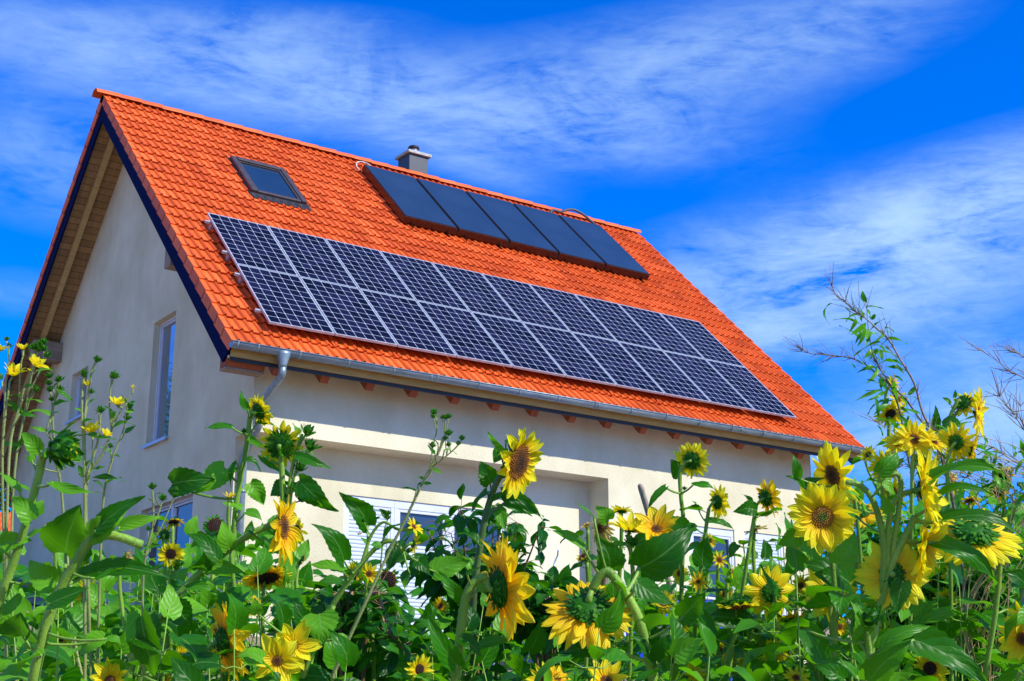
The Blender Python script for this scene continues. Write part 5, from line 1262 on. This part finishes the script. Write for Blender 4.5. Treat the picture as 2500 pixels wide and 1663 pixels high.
# neighbour's low roof far left, background tree
q=W(-40,1310,30.0); bz=ground_z(q.x,q.y)
t=empty('neighbour_shed',(q.x,q.y,bz),'low brown shed with an orange tiled roof edge at the far left behind the house','shed')
dirx=RGT; dy=V((FWD.x,FWD.y,0)).normalized()
def SB(mb,a0,a1,b0,b1,z0,z1):
    mb.box(a0,a1,b0,b1,z0,z1,lambda a,b,z: V((q.x,q.y,0))+dirx*a+dy*b+V((0,0,z)))
mb=MB(); SB(mb,-2.5,.45,.3,3,bz-.5,q.z-.25); mb.build('wall',M['brick'],t)
mb=MB()
A=[(-2.8,0,q.z-.12),(.62,0,q.z-.12),(.62,1.6,q.z+.75),(-2.8,1.6,q.z+.75)]
tp_=[V((q.x,q.y,0))+dirx*a+dy*b+V((0,0,z)) for a,b,z in A]
nx=24; vs=[]
for i in range(nx*4+1):
    u=i/(nx*4); h=.03*abs(math.sin(i*math.pi/4)); vs+= [tp_[0].lerp(tp_[1],u)+V((0,0,h)), tp_[3].lerp(tp_[2],u)+V((0,0,h)), tp_[0].lerp(tp_[1],u)+V((0,0,-.06))]
fs=[]
for i in range(nx*4): a=3*i; fs+=[(a,a+3,a+4,a+1),(a+2,a+5,a+3,a)]
mb.add(vs,fs,None,.5); mb.build('roof',M['tile'],t)
mb=MB(); SB(mb,-2.8,.6,.02,.08,q.z-.30,q.z-.185); mb.build('fascia_board',M['black'],t)
def tree(label,c,h,r,seed,n=2600,ls=.16):
    rnd=random.Random(seed); z=ground_z(c.x,c.y); t=empty('tree',(c.x,c.y,z),label,'tree')
    mb=MB(); cr=MB(); top=V((c.x,c.y,z+h)); mb.tube(catmull([V((c.x,c.y,z-.1)),V((c.x+.1,c.y,z+h*.4)),top-V((0,0,h*.2))],5),.16,.05,n=8)
    cl=[]
    for k in range(26):
        v=V((rnd.gauss(0,1),rnd.gauss(0,1),rnd.gauss(0,1))).normalized()*r*rnd.uniform(.45,1); v.z*=.8; q=V((c.x,c.y,z+h*.68))+v; cl.append(q)
        mb.tube([V((c.x,c.y,z+h*.35)),q],.04,.012,n=5)
    for k in range(n):
        q=rnd.choice(cl)+V((rnd.gauss(0,1),rnd.gauss(0,1),rnd.gauss(0,1)))*r*.2; v=V((rnd.uniform(-1,1),rnd.uniform(-1,1),rnd.uniform(-1,.5))).normalized()*ls*rnd.uniform(.6,1.3)
        leaf_geo(cr,q,q+v,V((rnd.uniform(-1,1),rnd.uniform(-1,1),1)),ls*.6,rnd,nl=2,nw=1,kind='oval',serr=0)
    mb.build('trunk',M['stembrown'],t,smooth=True); cr.build('crown',M['shrubleaf'],t)
qq=W(30,1500,34); tree('green tree behind the rear corner of the house at the far left',V((qq.x,qq.y,0)),3.4,1.3,3)
tree('tree beside the gable, seen only as a reflection in the gable window',V((-7.0,19.0,0)),6.4,2.5,5,3200,.2)
qq=W(2700,1500,24); tree('green tree beyond the bed at the far right',V((qq.x,qq.y,0)),3.6,1.8,4)


# ------------------------------------------------------------------ camera, light, sky
cam=bpy.data.cameras.new('camera'); co=bpy.data.objects.new('camera',cam); COL.objects.link(co)
cam.lens=F/2500*36; cam.sensor_width=36; cam.clip_end=3000; cam.clip_start=.05
co.location=CAM; co.rotation_euler=(math.radians(90)+PIT,0,-YAW); sc.camera=co
SD=V((.42,-1,.89)).normalized()
sun=bpy.data.lights.new('sun','SUN'); so=bpy.data.objects.new('sun',sun); COL.objects.link(so)
sun.energy=4.6; sun.angle=math.radians(.5); sun.color=(1,.955,.88)
so.rotation_euler=SD.to_track_quat('Z','Y').to_euler(); so.location=(0,-30,30)
w=bpy.data.worlds.new('World'); sc.world=w; w.use_nodes=True; nt=w.node_tree
bg=nt.nodes['Background']
sky=nt.nodes.new('ShaderNodeTexSky'); sky.sky_type='NISHITA'; sky.sun_disc=False
sky.sun_elevation=math.asin(SD.z); sky.sun_rotation=math.atan2(SD.x,SD.y); sky.air_density=1.0; sky.dust_density=.3; sky.ozone_density=3.0
tc=nt.nodes.new('ShaderNodeTexCoord')
sp=nt.nodes.new('ShaderNodeSeparateXYZ'); L(nt,tc.outputs['Generated'],sp.inputs[0])
az=mathn(nt,'ARCTAN2',sp.outputs[0],sp.outputs[1]); el=mathn(nt,'ARCSINE',sp.outputs[2])
def azel(x,y):
    d=(FWD+RGT*((x-PX)/F)+UPV*((PY-y)/F)).normalized(); return math.atan2(d.x,d.y),math.asin(d.z)
cmb=nt.nodes.new('ShaderNodeCombineXYZ'); L(nt,az,cmb.inputs[0]); L(nt,el,cmb.inputs[1])
def wn_(rot,scale,loc,ns,det,ro,dist=0):
    mp=nt.nodes.new('ShaderNodeMapping'); mp.inputs['Rotation'].default_value=(0,0,rot); mp.inputs['Scale'].default_value=scale; mp.inputs['Location'].default_value=loc
    L(nt,cmb.outputs[0],mp.inputs[0]); n=N(nt,'ShaderNodeTexNoise',Scale=ns,Detail=det,Roughness=ro,Distortion=dist); L(nt,mp.outputs[0],n.inputs['Vector']); return n.outputs['Fac']
nA=wn_(.35,(1,2.6,1),(0,0,0),8,8,.62,.6)
nB=wn_(.15,(1,1.6,1),(3,1,0),34,5,.6,.5)
nC=wn_(.75,(1,4.5,1),(1,5,0),34,5,.62,1.0)
blobs=[ # x,y,half length, half height (photo px), tilt, strength
 (300,140,520,105,-.05,.55),(900,220,480,115,-.15,.62),(1500,200,480,130,.10,.50),(1950,90,430,110,.12,.42),(1500,330,420,90,-.1,.30),(700,60,300,40,.1,.2),
 (120,400,330,130,-.1,.42),(350,470,200,60,-.4,.1),(60,720,260,60,0,.22),(1150,400,230,40,-.35,.28),
 (2150,655,560,140,.12,1.0),(2400,480,340,110,.2,.8),(1850,790,460,85,.05,.55),(2050,560,500,80,.1,.4),(2440,1030,360,130,0,.8),(2150,1090,300,80,0,.5),(2450,850,200,45,0,.35)]
tot=None
for (x,y,a,b,tl,s) in blobs:
    A,E_=azel(x,y); a/=F; b/=F; ct,st=math.cos(tl),math.sin(tl)
    da=mathn(nt,'SUBTRACT',az,A); de=mathn(nt,'SUBTRACT',el,E_)
    u=mathn(nt,'MULTIPLY',mathn(nt,'ADD',mathn(nt,'MULTIPLY',da,ct),mathn(nt,'MULTIPLY',de,st)),1/a)
    v=mathn(nt,'MULTIPLY',mathn(nt,'SUBTRACT',mathn(nt,'MULTIPLY',de,ct),mathn(nt,'MULTIPLY',da,st)),1/b)
    q=mathn(nt,'ADD',mathn(nt,'MULTIPLY',u,u),mathn(nt,'MULTIPLY',v,v))
    e=mathn(nt,'MULTIPLY',mathn(nt,'POWER',2.718,mathn(nt,'MULTIPLY',q,-1)),s)
    tot=e if tot is None else mathn(nt,'ADD',tot,e)
nz=mathn(nt,'ADD',mathn(nt,'MULTIPLY',nA,1.4),mathn(nt,'ADD',mathn(nt,'MULTIPLY',nB,.16),mathn(nt,'MULTIPLY',nC,.42)))   # about 1.0 on average
nz=mathn(nt,'MULTIPLY',mathn(nt,'SUBTRACT',nz,.70),2.2)
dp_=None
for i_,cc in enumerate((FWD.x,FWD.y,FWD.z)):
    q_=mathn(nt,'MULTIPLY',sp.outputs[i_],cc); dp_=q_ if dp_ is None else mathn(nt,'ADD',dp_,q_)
fill_cloud=N(nt,'ShaderNodeMath',operation='MULTIPLY',use_clamp=True); L(nt,mathn(nt,'SUBTRACT',.84,dp_),fill_cloud.inputs[0]); fill_cloud.inputs[1].default_value=2.5  # unseen whitish cloud away from the view, added for neutral fill light
tot=mathn(nt,'ADD',tot,mathn(nt,'MULTIPLY',fill_cloud.outputs[0],.50))
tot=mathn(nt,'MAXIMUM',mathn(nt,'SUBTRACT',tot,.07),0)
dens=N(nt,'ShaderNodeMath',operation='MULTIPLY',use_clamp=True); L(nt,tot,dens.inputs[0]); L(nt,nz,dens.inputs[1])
tint=N(nt,'ShaderNodeMix',data_type='RGBA',blend_type='MULTIPLY'); tint.inputs[0].default_value=1
L(nt,sky.outputs[0],tint.inputs[6]); tint.inputs[7].default_value=(.0,.71,2.1,1)
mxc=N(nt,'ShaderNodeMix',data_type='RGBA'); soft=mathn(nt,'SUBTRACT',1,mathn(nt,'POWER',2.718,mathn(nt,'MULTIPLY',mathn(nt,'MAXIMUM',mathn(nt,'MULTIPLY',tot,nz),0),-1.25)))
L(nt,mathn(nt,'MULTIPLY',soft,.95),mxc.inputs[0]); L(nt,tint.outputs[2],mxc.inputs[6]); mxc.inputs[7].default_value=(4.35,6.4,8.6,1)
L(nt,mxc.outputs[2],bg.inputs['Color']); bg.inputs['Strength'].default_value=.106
w.cycles.sampling_method='MANUAL'; w.cycles.sample_map_resolution=256
sc.view_settings.view_transform='Standard'; sc.view_settings.look='None'; sc.view_settings.gamma=1; sc.view_settings.exposure=.3
sc.cycles.max_bounces=6; sc.cycles.diffuse_bounces=4; sc.cycles.glossy_bounces=3; sc.cycles.transmission_bounces=4; sc.cycles.use_adaptive_sampling=True
